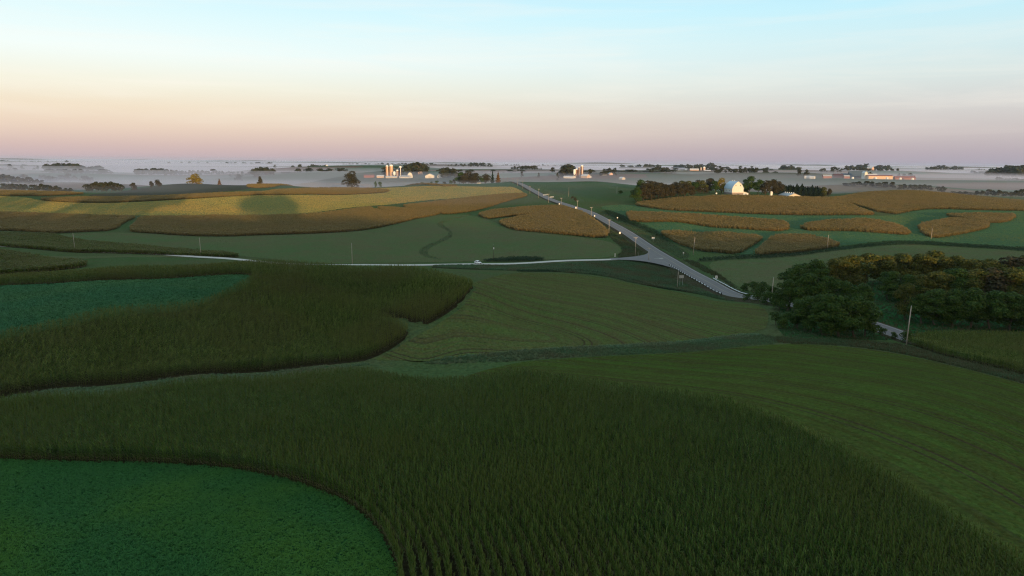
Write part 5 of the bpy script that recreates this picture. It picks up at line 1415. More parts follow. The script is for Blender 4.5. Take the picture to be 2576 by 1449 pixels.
# wood at the road crest
for k, (x, y, Y, ty, w, kd, lb) in enumerate(((1158, 461, 1215, 433, 30, 'dark0', 'leftmost dark tree of the clump by the road crest'), (1178, 461.5, 1225, 429, 38, 'dark1', 'tallest rounded dark tree of the clump by the road crest'), (1196, 461.5, 1215, 434, 30, 'rust1', 'dark brown tree of the clump by the road crest'), (1168, 461, 1200, 440, 30, 'rust0', 'low brown tree in front of the crest clump'), (1188, 461.5, 1198, 443, 28, 'rust2', 'low russet tree in front of the crest clump'),
        (1222, 461, 1205, 436.5, 26, 'rust2', 'round brown tree left of the pointed spruce'), (1212, 461, 1200, 446, 16, 'dark2', 'small dark tree filling the middle of the crest wood'), (1239, 461, 1215, 428.5, 14, 'spruce0', 'pointed spruce in the crest wood'), (1253, 461, 1205, 431.5, 19, 'orange_cone', 'orange pointed tree beside the road crest'))):
    h, b_ = px_h((x, y, Y), ty); plant(kd, b_, h, lb, w=w / SC * b_[1] / FPX)
for k, (x, y, ty, w) in enumerate(((1086, 462.5, 457, 10), (1099, 462.5, 454, 12), (1118, 462.5, 457, 14), (1134, 462.5, 454, 14), (1062, 463, 458, 12), (1142, 462, 452, 12), (1270, 461, 457, 22))):
    h, b_ = px_h((x, y, 1180), ty); plant('bush%d' % (k % 3), b_, h, 'low bush on the skyline left of the crest wood' if k < 6 else 'low dark bush right where the road crests', 'skyline bushes left of the crest wood' if k < 6 else None, name='bush', cat='bush', w=w / SC * b_[1] / FPX)

# hedgerow trees and misty trees, middle distance
for k in range(3): tree_kind('mist%d' % k, 12, 5.6, 620, 1.7, 'far_leaf', lobes=9, seed=70 + k, h0f=.06)
def row(xs, ys, tops, Y, n, label, group, w=1.15, jit=1.5, name='tree', key='mist'):
    for k in range(n):
        f = (k + .5) / n
        x = xs[0] + (xs[1] - xs[0]) * f + r_.normal() * .6
        y = np.interp(f, np.linspace(0, 1, len(ys)), ys); t = np.interp(f, np.linspace(0, 1, len(tops)), tops) + r_.normal() * jit
        YY = (Y if not isinstance(Y, tuple) else Y[0] + (Y[1] - Y[0]) * f) * (1 + r_.normal() * .008)
        b_ = spot((x, y, YY)); h = max(pole_height((x, y), t, b_), 4.0)
        ww = max(h * w, abs(xs[1] - xs[0]) / n / SC * YY / FPX * 1.25)
        plant('%s%d' % (key, k % 3), b_, h, label, group, w=ww, name=name)
row((4, 70), (473, 476), (461, 462, 463), 1120, 6, 'reddish tree in the hedge at the far left edge', 'reddish hedge at the far left edge')
row((74, 184), (484, 484, 485), (466, 465, 467, 475), (1070, 1050), 9, 'dark tree of the hedge sloping into the misty hollow', 'hedge sloping into the misty hollow', 1.1)
row((214, 310), (484, 484), (466, 458, 457, 463), (1085, 1060), 8, 'russet tree in the rounded thicket beside the misty hollow', 'rounded thicket beside the misty hollow', 1.1, 1.0)
row((-8, 112), (463, 463), (440, 442, 445, 448, 456), 1440, 10, 'dark tree in the wood at the far left above the hollow', 'wood at the far left above the hollow', 1.2)
row((2256, 2345), (478, 479), (465, 464, 464, 467), 1080, 7, 'blue grey tree in the misty row behind the far corn', 'misty row behind the far corn', 1.2)
row((2356, 2378), (480, 480), (469, 468), 1040, 2, 'rounded blue tree standing apart in the misty row', 'rounded pair in the misty row', 1.2, .4)
row((2392, 2576), (489, 492, 494), (480, 482, 476, 480, 478), (985, 940), 13, 'dark blue tree of the hedge at the far right edge', 'hedge at the far right edge', 1.2)
row((2120, 2252), (466, 468, 472), (459, 456, 457, 458), (1190, 1130), 8, 'faint tree in the mist below the long sheds', 'faint trees below the long sheds', 1.1)

# farther off: single trees and woods
for k in range(4):
    V, q = tree_mesh(120 + k, 14, 6.2, 230, 3.0, 8, .04)
    tv, tf = trunk_mesh(120 + k, 14, 5, 2)
    tv = np.array(tv); me = big_mesh('far_tree', np.concatenate([V, tv]), quads=np.concatenate([q, np.array(tf) + len(V)]), mat=M['far_leaf'])
    TREES['far%d' % k] = me
def far_tree(x, y, Y, ty, w, label, group=None):
    b_ = spot((x, y, Y)); h = max(pole_height((x, y), ty, b_), 5)
    o = obj_of('tree', TREES['far%d' % random.randrange(4)]); o.location = b_; o.rotation_euler = (0, 0, random.uniform(0, 6.28))
    sw = w / SC * Y / FPX / 12.4; o.scale = (sw, sw, h / 14)
    return tag(o, label, 'tree', group)
FT = [(26, 424, 3100, 413, 15, 'round tree on the misty rise at the far left'), (56, 425, 3100, 417, 12, 'smaller round tree right of the one on the far left rise'), (86, 430, 2900, 422, 11, 'small tree left of the long dark wood'), (95, 430, 2950, 417, 9, 'tree touching the left end of the long dark wood'),
      (692, 424, 3500, 415, 15, 'lone round tree left of the far left farm'), (737, 427, 3300, 416, 13, 'tree at the left end of the far left farm'), (756, 427, 3300, 413.5, 18, 'tall round tree above the white shed of the far left farm'), (778, 427, 3350, 417, 10, 'tree left of the small white silo'), (600, 445, 1900, 438, 22, 'low misty bush clump below the row of trees'),
      (725, 437, 2150, 433, 34, 'low misty bush left of centre'), (1160, 436, 2300, 426, 14, 'pale tree far behind the crest wood, left of two'), (1148, 436, 2350, 428, 9, 'pale small tree far behind the crest wood'), (1313, 437, 1750, 431, 8, 'small pointed tree on the mist line right of the road'), (1403, 440, 1600, 433, 8, 'dark pointed bush left of the dark silos'),
      (1355, 438, 1700, 434.5, 7, 'small bush on the mist line beyond the climbing road'), (1928, 430, 2500, 421, 14, 'round tree in the mist above the barn trees'), (2010, 440, 1850, 424.5, 17, 'dark tall tree pair in mist, left one'), (2028, 440, 1850, 426, 15, 'pointed tree right of the tall misty one'),
      (2530, 421, 3600, 415, 12, 'dark tuft of trees on the right skyline'), (1484, 440.5, 1730, 425, 15, 'round tree just right of the tall dark silo'), (1390, 430, 2200, 421, 15, 'round misty tree left of the dark silos'), (1415, 430, 2150, 419, 16, 'misty tree behind the dark silos')]
for a in FT: far_tree(*a)
def wood(xs, ys, tops, Y, n, label, jit=1.2, w=1.25, depth=.02):
    """a far wood that reads as one mass"""
    VV, QQ, o_ = [], [], 0
    for k in range(n):
        f = (k + r_.random()) / n
        x = xs[0] + (xs[1] - xs[0]) * f
        y = np.interp(f, np.linspace(0, 1, len(ys)), ys); t = np.interp(f, np.linspace(0, 1, len(tops)), tops) + r_.normal() * jit * .5
        YY = Y * (1 + r_.normal() * depth)
        b_ = spot((x, y, YY)); h = max(pole_height((x, y), t, b_), 4) * r_.choice([.62, .8, .95, 1.08, 1.2])
        V, q = tree_mesh(200 + k % 17, 14, 6.2, 110, 4.0, 7, .04)
        sw = max(h * w, abs(xs[1] - xs[0]) / n / SC * Y / FPX * 1.6) / 12.4
        VV.append(V * [sw, sw, h / 14] + b_); QQ.append(q + o_); o_ += len(V)
    me = big_mesh('woodland', np.concatenate(VV), quads=np.concatenate(QQ), mat=M['far_leaf'])
    return tag(obj_of('woodland', me), label, 'wood', kind='stuff')
wood((108, 256), (431, 431, 430), (415, 414, 415, 420), 2800, 34, 'long dark wood on the misty rise at far left')
wood((30, 230), (452, 456, 458), (444, 442, 440, 446), 1900, 26, 'blue wood sunk in mist behind the left hollow')
wood((340, 447), (439, 440), (425, 426, 424, 429), 2250, 26, 'wood line right of the yellow tree in the mist')
wood((447, 600), (437, 438), (431, 430, 429, 433), 2350, 28, 'lower wood line continuing behind the yellow tree')
wood((638, 690), (439, 439), (424, 424, 427), 2050, 14, 'small dense wood in the mist left of the big round tree')
wood((705, 756), (437, 437), (433, 434), 2200, 10, 'low hedge in the mist below the far left farm')
wood((776, 880), (426, 428), (416, 417, 421, 426), 3450, 22, 'wood behind the pink silo of the far left farm')
wood((1018, 1072), (435.5, 435.5), (419, 414, 415, 420), 1920, 26, 'dense rounded wood behind the white arched barn')
wood((962, 1012), (440, 440), (430, 427, 430), 1770, 14, 'trees behind the tall tan silos')
wood((1112, 1149), (444.5, 444.5), (430, 424.5, 426, 434), 1630, 20, 'blue grey wood left of the crest trees')
wood((1128, 1240), (418, 418), (415, 413, 409.5, 414), 4600, 24, 'far blue wood on the misty skyline at centre')
wood((1284, 1362), (430, 430), (420, 418, 416, 423), 2900, 22, 'blue grey wood right of the road crest in mist')
wood((1408, 1446), (441, 441), (436, 420, 418, 426), 1760, 18, 'dark trees left of the dark silos')
wood((1508, 1550), (441, 441), (434, 428, 430, 436), 1800, 16, 'dark wood on the mist line right of the silo farm')
wood((1560, 1720), (421, 421), (418, 416, 418, 417), 5200, 30, 'far wood belt on the skyline right of centre')
wood((1626, 1684), (430, 430), (423, 420.5, 422, 424), 2900, 20, 'wood left of the white sheds in mist')
wood((1745, 1802), (432, 432), (420, 422, 425), 2850, 16, 'wood round the misty farm with the pink silo')
wood((1728, 1800), (421, 421), (416, 414, 415), 4800, 18, 'small far wood above the misty farm')
wood((1960, 2010), (426, 426), (420, 418.5, 423), 3900, 14, 'far wood left of the tall misty tree')
wood((2092, 2218), (429, 430), (422, 421, 422, 424, 426), 3100, 30, 'wood line behind the long sheds')
wood((2130, 2240), (424, 424), (419, 416, 419), 5200, 20, 'blue far wood behind the long sheds')
wood((2330, 2420), (423, 423), (419, 417, 420), 5200, 18, 'blue far wood on the right skyline')
wood((2480, 2600), (429, 428), (424, 422, 420), 2900, 20, 'blue wood block at the right edge in mist')
wood((0, 200), (411, 412), (407, 406, 408), 6500, 36, 'far misty tree belt at left skyline')
wood((330, 700), (413, 414), (409, 410, 408, 410), 7000, 50, 'far misty tree belt left of centre')
wood((860, 1100), (415, 415), (411, 412, 410), 7000, 36, 'far misty tree belt above the tan silos')

# floor of the grove, and the wood on the ridge behind the viewpoint that throws the long shadows over the left hill
rough([(1962, 842), (2000, 850), (2120, 853), (2200, 856), (2285, 838, 203), (2400, 833, 206), (2576, 832, 207), (2800, 832, 207), (2800, 760, 300), (2500, 740, 300), (2200, 730, 300), (1990, 770, 275), (1950, 800, 232)], 'dark weedy floor under the grove', 1.3, K_BROWN, 'undergrowth', (.4, .9), cat='undergrowth', mat='duff')
def ridge_wood(x0, x1, y0, y1, n, h, label):
    VV, QQ, o_ = [], [], 0
    for k in range(n):
        x = r_.uniform(x0, x1); y = r_.uniform(y0, y1)
        i = int(np.clip((y - ry[0]) / 12, 0, len(ry) - 1)); i = int(np.argmin(np.abs(ry - y))); j = int(np.argmin(np.abs(rx - x)))
        V, q = tree_mesh(300 + k % 9, 14, 6.2, 260, 2.6, 8, .04)
        hh = h * r_.uniform(.8, 1.12); VV.append(V * [hh / 15, hh / 15, hh / 14] + [x, y, RZ[i, j] + HC]); QQ.append(q + o_); o_ += len(V)
    me = big_mesh('woodland', np.concatenate(VV), quads=np.concatenate(QQ), mat=M['leaf_green'])
    tag(obj_of('woodland', me), label, 'wood', kind='stuff')
ridge_wood(-760, 24, -330, -270, 130, 24, 'wood along the left part of the ridge behind the viewpoint')
ridge_wood(98, 148, -325, -275, 22, 24, 'clump of trees on the ridge behind the viewpoint')

# hedges and shelter belts scattered over the far plain, each a mass of a few dozen pixels at most
k_ = 0
while k_ < 46:
    Y = math.exp(r_.uniform(math.log(1900), math.log(7800))); x = r_.uniform(-.74, .74) * Y
    if ground(x, Y) < -50 or abs(x / Y + .18) < .03: continue
    n = int(r_.integers(5, 15)); L_ = r_.uniform(40, 240) * (Y / 3000) ** .4; VV, QQ, o_ = [], [], 0
    for q_ in range(n):
        px, py = x + L_ * (q_ / n - .5) + r_.normal() * 5, Y + r_.normal() * 14
        V, q = tree_mesh(200 + q_ % 17, 14, 6.2, 90, 4.2, 7, .04)
        h = r_.uniform(6, 15); sw = max(h, L_ / n * 1.5) / 12.4
        VV.append(V * [sw, sw, h / 14] + [px, py, float(ground(px, py)) + HC]); QQ.append(q + o_); o_ += len(V)
    me = big_mesh('hedgerow', np.concatenate(VV), quads=np.concatenate(QQ), mat=M['far_leaf'])
    tag(obj_of('hedgerow', me), 'dim hedge line fading into the misty plain', 'hedgerow', 'dim hedge lines on the misty plain', 'stuff'); k_ += 1
# ------------------------------------------------------------------ farm buildings
M['barn_white'] = boards('barn_white', (0.66, 0.64, 0.60), .3)
M['barn_red'] = boards('barn_red', (0.26, 0.105, 0.085), .3)
M['shed_cream'] = boards('shed_cream', (0.56, 0.50, 0.41), .5)
M['shed_tan'] = boards('shed_tan', (0.62, 0.44, 0.30), .5)
M['roof_skylit'] = boards('roof_skylit', (0.38, 0.50, 0.60), .6, .4)  # blue of the skylight put into the roof colour
M['roof_grey'] = boards('roof_grey', (0.33, 0.35, 0.37), .6, .45)
M['roof_dark'] = boards('roof_dark', (0.07, 0.10, 0.13), .6, .5)
M['roof_red'] = boards('roof_red', (0.22, 0.085, 0.07), .5, .6)
M['roof_white'] = boards('roof_white', (0.55, 0.55, 0.55), .6, .4)
M['stone'] = plain('stone', (0.26, 0.22, 0.20), .9, .1, var=.35, scale=1.6, bump=.5)
M['silo_tan'] = boards('silo_tan', (0.52, 0.31, 0.18), .75, .7, axis='h')
M['silo_dark'] = boards('silo_dark', (0.035, 0.04, 0.07), 1.4, .3, dirt=(.06, .06, .08), axis='h')
M['silo_brown'] = boards('silo_brown', (0.26, 0.15, 0.11), .75, .7, axis='h')
M['silo_pink'] = boards('silo_pink', (0.58, 0.40, 0.34), .75, .7, axis='h')
M['window_dark'] = plain('window_dark', (0.03, 0.035, 0.04), .2, .5, var=.05)
def prism(w, l, prof, z0=0):
    """profile (x, z) list across the gable, extruded along y"""
    V = [(x, -l / 2, z0 + z) for x, z in prof] + [(x, l / 2, z0 + z) for x, z in prof]
    n = len(prof)
    Fc = [tuple(range(n)), tuple(range(2 * n - 1, n - 1, -1))] + [(i, n + i, n + (i + 1) % n, (i + 1) % n) for i in range(n)]
    return V, Fc
def roof_slabs(prof, l, th=.22, over=.45):
    """thick skin over the upper profile points, open polyline"""
    P = np.array(prof, float)
    tg_ = np.gradient(P, axis=0); nr_ = np.stack([-tg_[:, 1], tg_[:, 0]], 1); nr_ /= np.linalg.norm(nr_, axis=1)[:, None]
    if nr_[len(P) // 2, 1] < 0: nr_ = -nr_
    P = P + nr_ * .03
    P[0] += (P[0] - P[1]) / np.linalg.norm(P[0] - P[1]) * over; P[-1] += (P[-1] - P[-2]) / np.linalg.norm(P[-1] - P[-2]) * over
    O = P + nr_ * th; n = len(P); ly = l / 2 + over
    V = [(x, s_ * ly, z) for s_ in (-1, 1) for x, z in P] + [(x, s_ * ly, z) for s_ in (-1, 1) for x, z in O]
    A = lambda s_, i: s_ * n + i; B = lambda s_, i: 2 * n + s_ * n + i
    Fc = []
    for i in range(n - 1):
        Fc += [(A(0, i), A(0, i + 1), A(1, i + 1), A(1, i)), (B(0, i), B(1, i), B(1, i + 1), B(0, i + 1)),
               (A(0, i), B(0, i), B(0, i + 1), A(0, i + 1)), (A(1, i), A(1, i + 1), B(1, i + 1), B(1, i))]
    Fc += [(A(0, 0), A(1, 0), B(1, 0), B(0, 0)), (A(0, n - 1), B(0, n - 1), B(1, n - 1), A(1, n - 1))]
    return V, Fc
def building(p, w, l, eave, ridge, rz, wall, roof, label, cat='shed', name='farm_shed', shape='gable', doors=(), windows=(), Y=None, base=0.0, vents=0, group=None):
    b_ = p if isinstance(p, np.ndarray) else spot(p if Y is None else (p[0], p[1], Y))
    e = empty(name, b_, rz)
    h = w / 2
    if shape == 'gable': up = [(-h, eave), (0, ridge), (h, eave)]
    elif shape == 'gambrel':
        up = [(-h * x, eave + (ridge - eave) * z) for x, z in ((1, 0), (.87, .26), (.68, .53), (.42, .75), (0, 1))]
        up += [(-x, z) for x, z in up[::-1][1:]]
    elif shape == 'arch':
        up = [(-h * math.cos(a), eave + (ridge - eave) * math.sin(a)) for a in np.linspace(0, math.pi, 11)]
    link_mesh('wall', *prism(w, l, [(-h, base - (.4 if base == 0 else 0))] + up + [(h, base - (.4 if base == 0 else 0))]), M[wall], e)
    if base > 0: link_mesh('foundation', *box(0, 0, base / 2 - .45, w + .3, l + .3, base + .9 - .004), M['stone'], e)
    rf = link_mesh('roof', *roof_slabs(up, l), M[roof], e)
    for (x, dw, dh, face) in doors:
        if face == 'g': link_mesh('door', *box(x, -l / 2 - .06, base + dh / 2, dw, .12, dh), M['barn_white' if wall != 'barn_white' else 'shed_cream'], e)
        else: link_mesh('door', *box((-1 if face == 'l' else 1) * (h + .06), x, base + dh / 2, .12, dw, dh), M['roof_grey'], e)
    for (x, z, sw, sh, face) in windows:
        if face == 'g':
            fr = link_mesh('window', *box(x, -l / 2 - .05, z, sw, .1, sh), M['window_dark'], e)
            link_mesh('frame', *merge(box(x, -l / 2 - .08, z + sh / 2, sw + .2, .1, .12), box(x, -l / 2 - .08, z - sh / 2, sw + .2, .1, .12)), M['white_metal'], fr)
        else:
            s_ = -1 if face == 'l' else 1
            link_mesh('window', *box(s_ * (h + .05), x, z, .1, sw, sh), M['window_dark'], e)
    for k in range(vents):
        y = -l / 2 + l * (k + .5) / vents
        v_ = link_mesh('roof_vent', *merge(cyl(.5, .5, ridge - .2, ridge + .7, 10, 0, y), cyl(.85, .25, ridge + .702, ridge + 1.15, 10, 0, y)), M['white_metal'], rf)
    return tag(e, label, cat, group)
def dome(r, z0, n=12, m=4, k=.9):
    V, Fc = [], []
    for i in range(m):
        a = math.pi / 2 * i / m
        V += [(math.cos(2 * math.pi * j / n) * r * math.cos(a), math.sin(2 * math.pi * j / n) * r * math.cos(a), z0 + r * k * math.sin(a)) for j in range(n)]
    V.append((0, 0, z0 + r * k))
    for i in range(m - 1): Fc += [(i * n + j, i * n + (j + 1) % n, (i + 1) * n + (j + 1) % n, (i + 1) * n + j) for j in range(n)]
    Fc += [((m - 1) * n + j, (m - 1) * n + (j + 1) % n, m * n) for j in range(n)]
    Fc.append(tuple(range(n - 1, -1, -1)))
    return V, Fc
def silo(p, Y, top_y, wpx, wall, label, cap='white_metal', chute=True, ch_side=0.5, group=None, hopper=False):
    b_ = spot((p[0], p[1], Y)); h = pole_height(p, top_y, b_); r = wpx / SC * Y / FPX / 2
    e = empty('silo', b_, 0)
    body = h - r * .75
    if hopper:
        link_mesh('wall', *merge(cyl(r * .35, r, h * .34, h * .52, 12), cyl(r, r, h * .522, body, 12)), M[wall], e)
        for a in range(4):
            link_mesh('leg', *cyl(.12, .12, -.3, h * .5, 6, r * .8 * math.cos(a * 1.57 + .78), r * .8 * math.sin(a * 1.57 + .78)), M['galvanised'], e)
    else:
        link_mesh('wall', *cyl(r, r, -.5, body, 18), M[wall], e, smooth=False)
    link_mesh('dome', *dome(r * 1.04, body + .01), M[cap], e)
    if chute:
        a = -math.pi / 2 + ch_side
        link_mesh('chute', *box(math.cos(a) * (r + .35), math.sin(a) * (r + .35), body / 2 - .2, .9, .9, body + .6, a), M['white_metal'], e)
    return tag(e, label, 'silo', group)

# the white barn
bx = spot((1845, 488.4, 800)); brz = R(-2)          # placed so that its gable faces the sun
BRZ = R(8)
e = building(bx, 13.2, 21, 6.4, 14.2, BRZ, 'barn_white', 'roof_skylit', 'white gambrel barn with roof coloured blue for skylight and sunlit gable end', 'barn', 'barn', 'gambrel', base=2.0,
             windows=((-2.6, 9.8, .7, 1.5, 'g'), (2.6, 9.8, .7, 1.5, 'g'), (-4, 4.2, .9, .9, 'l'), (3.5, 4.2, .9, .9, 'l')))
for y in (-1, 4.5): link_mesh('cupola', *merge(cyl(.4, .4, 14.3, 14.9, 8, 0, y), cyl(.65, .1, 14.902, 15.4, 8, 0, y)), M['white_metal'], e)
# lean-to running down from the right of the gable
h_ = 6.6
link_mesh('lean_to', *prism(7.0, 8.0, [(-3.5, -.4), (-3.5, 3.2), (3.5, 1.2), (3.5, -.4)]), M['barn_white'], e).location = (h_ + 3.55, -4.2, 0)
link_mesh('lean_to_roof', *box(0, 0, 0, 7.5, 8.4, .18), M['roof_white'], e).location = (h_ + 3.6, -4.2, 2.35)
bpy.data.objects['lean_to_roof'].rotation_euler = (0, R(16), 0)
building((1985.5, 489, 790), 13.0, 24, 1.5, 3.9, R(6), 'shed_cream', 'roof_grey', 'low pole shed with sunlit gable and five white roof vents', vents=5, doors=((0, 3.2, 1.4, 'g'),))
silo((1940, 488), 800, 481.5, 6.5, 'white_metal', 'small white grain bin between the barn and the low shed', chute=False)
for k, (x, Y) in enumerate(((1802, 795), (1872, 780), (1880, 790))):
    b_ = spot((x, 488, Y)); e = empty('hay_bale', b_, 1.0 * k)
    V, Fc = cyl(.8, .8, -.75, .75, 14); link_mesh('bale', [(a, c_, b2 + .8) for a, b2, c_ in [(v[0], v[1], v[2]) for v in V]], Fc, M['sign_white'], e)
    tag(e, ['white wrapped bale in the yard left of the barn', 'white wrapped bale nearest the barn lean-to', 'white wrapped bale right of the barn lean-to'][k], 'hay bale', 'wrapped bales in the barn yard')

# silo farm at left of centre
FA = 1700
silo((974, 441), FA, 416, 6.6, 'silo_tan', 'left tan silo of the tall sunlit pair'); silo((984.5, 441), FA - 10, 414.6, 9, 'silo_tan', 'right and wider tan silo of the tall sunlit pair')
silo((992, 443), FA - 30, 431.5, 6.6, 'white_metal', 'small hopper bin right of the tan silos', chute=False, hopper=True)
silo((999.5, 442), FA - 15, 427, 6, 'silo_brown', 'short dark silo with pink top', ch_side=0); silo((1007.5, 443), FA - 10, 418.5, 7.4, 'silo_dark', 'tall dark blue silo with white dome on the left farm', ch_side=.2)
building((929, 444.5, 1690), 10, 24, 3.2, 6.4, R(90), 'barn_red', 'roof_red', 'long low red barn left of the tan silos'); building((957, 444.5, 1675), 9, 16, 3.4, 6, R(92), 'shed_tan', 'roof_white', 'pale fronted shed joined right of the red barn', doors=((0, 9, 2.6, 'r'),))
building((985, 445, 1660), 7, 26, 2.2, 4, R(88), 'shed_cream', 'roof_white', 'low cream lean shed at the foot of the tan silos'); building((1010, 445, 1655), 6, 9, 2.2, 4.2, R(88), 'barn_white', 'roof_white', 'small white shed below the dark silo')
building((1031, 445.5, 1670), 12, 18, 1.5, 12, R(12), 'barn_white', 'roof_grey', 'cream arched barn with pointed rounded gable', 'barn', 'barn', 'arch'); building((1021, 446.5, 1650), 12, 22, 3.2, 6.0, R(70), 'barn_white', 'roof_grey', 'grey roofed shed left of the arched barn')
building((1081.5, 446.5, 1640), 20, 26, 5.2, 9.6, R(4), 'barn_white', 'roof_white', 'wide cream gable shed at middle of the left farm', doors=((0, 6, 4, 'g'),))
building((1106, 446, 1635), 11, 13, 4.8, 9.8, R(5), 'barn_white', 'roof_red', 'white farmhouse with red roof', 'house', 'house', windows=((-2.6, 3, 1.2, 1.6, 'g'), (2.6, 3, 1.2, 1.6, 'g'), (0, 6.8, 1.2, 1.4, 'g')))
building((1058, 435.6, 1880), 12, 12, 6, 10, R(10), 'silo_pink', 'roof_red', 'pinkish house at the foot of the rounded wood', 'house', 'house', windows=((-3, 4.4, 1.4, 1.8, 'g'), (3, 4.4, 1.4, 1.8, 'g')))
building((1205, 459.5, 1225), 6, 7, 2.6, 4.2, R(8), 'barn_white', 'roof_white', 'tiny white shed peeping from the crest wood')
# dark silo farm right of the road
FB = 1700
silo((1463.5, 442.5), FB, 415.8, 7.2, 'silo_brown', 'tallest dark brown silo with white cap on the right farm', ch_side=.25); silo((1456.5, 442.5), FB + 6, 420, 4.6, 'silo_brown', 'slim pale silo left of the tallest one'); silo((1450.5, 442.5), FB + 14, 424, 8, 'silo_brown', 'short wide brown silo of the right farm', chute=False)
silo((1445, 442.5), FB - 16, 426, 6.2, 'white_metal', 'hopper bin with white cap left of the brown silos', chute=False, hopper=True)
building((1433, 443.4, 1680), 16, 24, 2.4, 5.2, R(60), 'barn_white', 'roof_white', 'low white shed with rounded roof left of the brown silos', shape='arch'); building((1473, 443, 1680), 12, 20, 4.2, 8.4, R(40), 'shed_tan', 'roof_white', 'peach sunlit shed right of the tallest brown silo'); building((1481, 443.2, 1678), 7, 12, 2.5, 4.4, R(75), 'barn_white', 'roof_white', 'low sunlit annex at the right end of the silo farm')
building((1565, 446, 1620), 9, 12, 2.8, 5.6, R(30), 'shed_cream', 'roof_white', 'bright sunlit house alone right of the dark wood', 'house', 'house'); building((1518, 441.6, 1780), 10, 14, 3, 5.6, R(30), 'barn_white', 'roof_grey', 'grey house under the dark wood right of the silos', 'house', 'house'); building((1535, 441.8, 1780), 9, 12, 3, 6, R(15), 'silo_pink', 'roof_grey', 'pinkish house right of the grey one', 'house', 'house')
# misty farm beyond the barn wood
building((1685.5, 431.5, 2750), 10, 20, 4.5, 8, R(80), 'silo_pink', 'roof_white', 'left white shed of the misty farm'); building((1712, 432, 2700), 10, 21, 4, 7, R(86), 'shed_cream', 'roof_white', 'long low white shed of the misty farm'); building((1746, 432, 2650), 16, 32, 6.5, 11, R(84), 'silo_pink', 'roof_white', 'largest pink lit barn of the misty farm', 'barn', 'barn')
silo((1771, 431.5), 2700, 419.5, 6, 'silo_pink', 'pink silo with white cap on the misty farm'); silo((1763, 431.5), 2705, 421.5, 3, 'silo_pink', 'thin pale silo beside the pink one'); silo((1725, 432), 2680, 425, 5, 'white_metal', 'small white capped bin between the misty farm sheds', chute=False, hopper=True)
building((1779, 432, 2680), 12, 24, 4, 7, R(85), 'shed_cream', 'roof_white', 'low pale shed right of the pink silo')
# dairy at the far right
FD = 1700
building((2154, 448, FD + 40), 26, 36, 6.5, 17.5, R(76), 'roof_dark', 'roof_dark', 'great dark blue hall of the dairy', 'hall', 'hall'); building((2128, 445, FD + 90), 16, 24, 5, 11, R(80), 'roof_dark', 'roof_dark', 'lower dark roofed annex left of the great hall', 'hall', 'hall')
building((2174, 448, FD - 8), 7, 12, 14, 17, R(8), 'barn_white', 'roof_white', 'tall pale tower bay at the end of the great hall', 'tower', 'feed_tower')
building((2212, 448.6, FD - 20), 14, 56, 7.2, 9.5, R(87), 'shed_tan', 'roof_red', 'long peach sunlit shed of the dairy', doors=((-16, 4, 4, 'r'), (8, 4, 4, 'r'), (20, 4, 4, 'r'))); building((2192, 444, FD + 60), 18, 24, 6, 12, R(80), 'shed_tan', 'roof_white', 'pale peaked shed behind the long peach shed')
building((2275, 448.4, FD - 30), 12, 46, 4.2, 7.6, R(86), 'barn_red', 'roof_red', 'long dark red shed tapering to the right end of the dairy', doors=((6, 12, 2.5, 'r'),)); building((2080, 446.2, FD + 10), 10, 20, 5, 8.5, R(87), 'barn_red', 'roof_grey', 'red shed with grey roof at the left of the dairy'); building((2108, 443, FD + 90), 12, 22, 6, 10, R(80), 'barn_red', 'roof_red', 'small red barn behind the left red shed'); building((2129, 447, FD - 10), 8, 13, 5, 8, R(86), 'barn_red', 'roof_grey', 'bright red shed before the dark annex')
building((2032, 446.2, FD), 12, 14, 1.5, 6.4, R(70), 'roof_white', 'roof_white', 'grey white hoop shed left of the dairy', shape='arch'); building((2044, 446.4, FD - 15), 9, 10, 1.5, 6, R(50), 'barn_white', 'roof_white', 'white sunlit hoop shed right beside the grey one', shape='arch')
def tank(x, y, Y, h, r, label):
    b_ = spot((x, y, Y)); e = empty('tank', b_); link_mesh('wall', *cyl(r, r, -.3, h, 12), M['white_metal'], e); link_mesh('dome', *dome(r * 1.02, h + .01, k=.4), M['white_metal'], e)
    tag(e, label, 'tank', 'white tanks round the dairy')
for x, lb in ((2145, 'white tank before the great dark hall'), (2203, 'white tank before the long peach shed'), (2232, 'small white tank at the right part of the peach shed'), (2265, 'white tank at left of the dark red shed'), (2296, 'white tank at the far right tip of the dairy')): tank(x, 449.5, FD - 60, 3.4, 2.6, lb)
# farm at far left
building((754, 428, 3250), 8, 17, 4, 7, R(88), 'barn_white', 'roof_white', 'low white shed of the far left farm'); silo((788, 428), 3250, 421, 3.4, 'white_metal', 'small white silo of the far left farm', chute=False)
building((803, 427.4, 3260), 12, 30, 8, 14, R(60), 'barn_white', 'roof_white', 'white barn with lit gable on the far left farm', 'barn', 'barn'); building((811, 427.6, 3240), 10, 18, 7, 11, R(80), 'silo_pink', 'roof_white', 'pinkish shed joined to the far left barn'); silo((822.5, 426.5), 3250, 415, 5.6, 'silo_pink', 'pink silo of the far left farm', ch_side=.2); building((842, 428, 3240), 12, 24, 3, 6, R(85), 'barn_white', 'roof_grey', 'pale shed right of the far pink silo')
building((1964, 427, 3700), 14, 22, 9, 16, R(60), 'silo_pink', 'roof_white', 'pink lit house left of the far wood', 'house', 'house'); building((2189, 428, 3200), 16, 26, 10, 18, R(30), 'silo_pink', 'roof_white', 'pinkish house in the wood line behind the dairy', 'house', 'house')
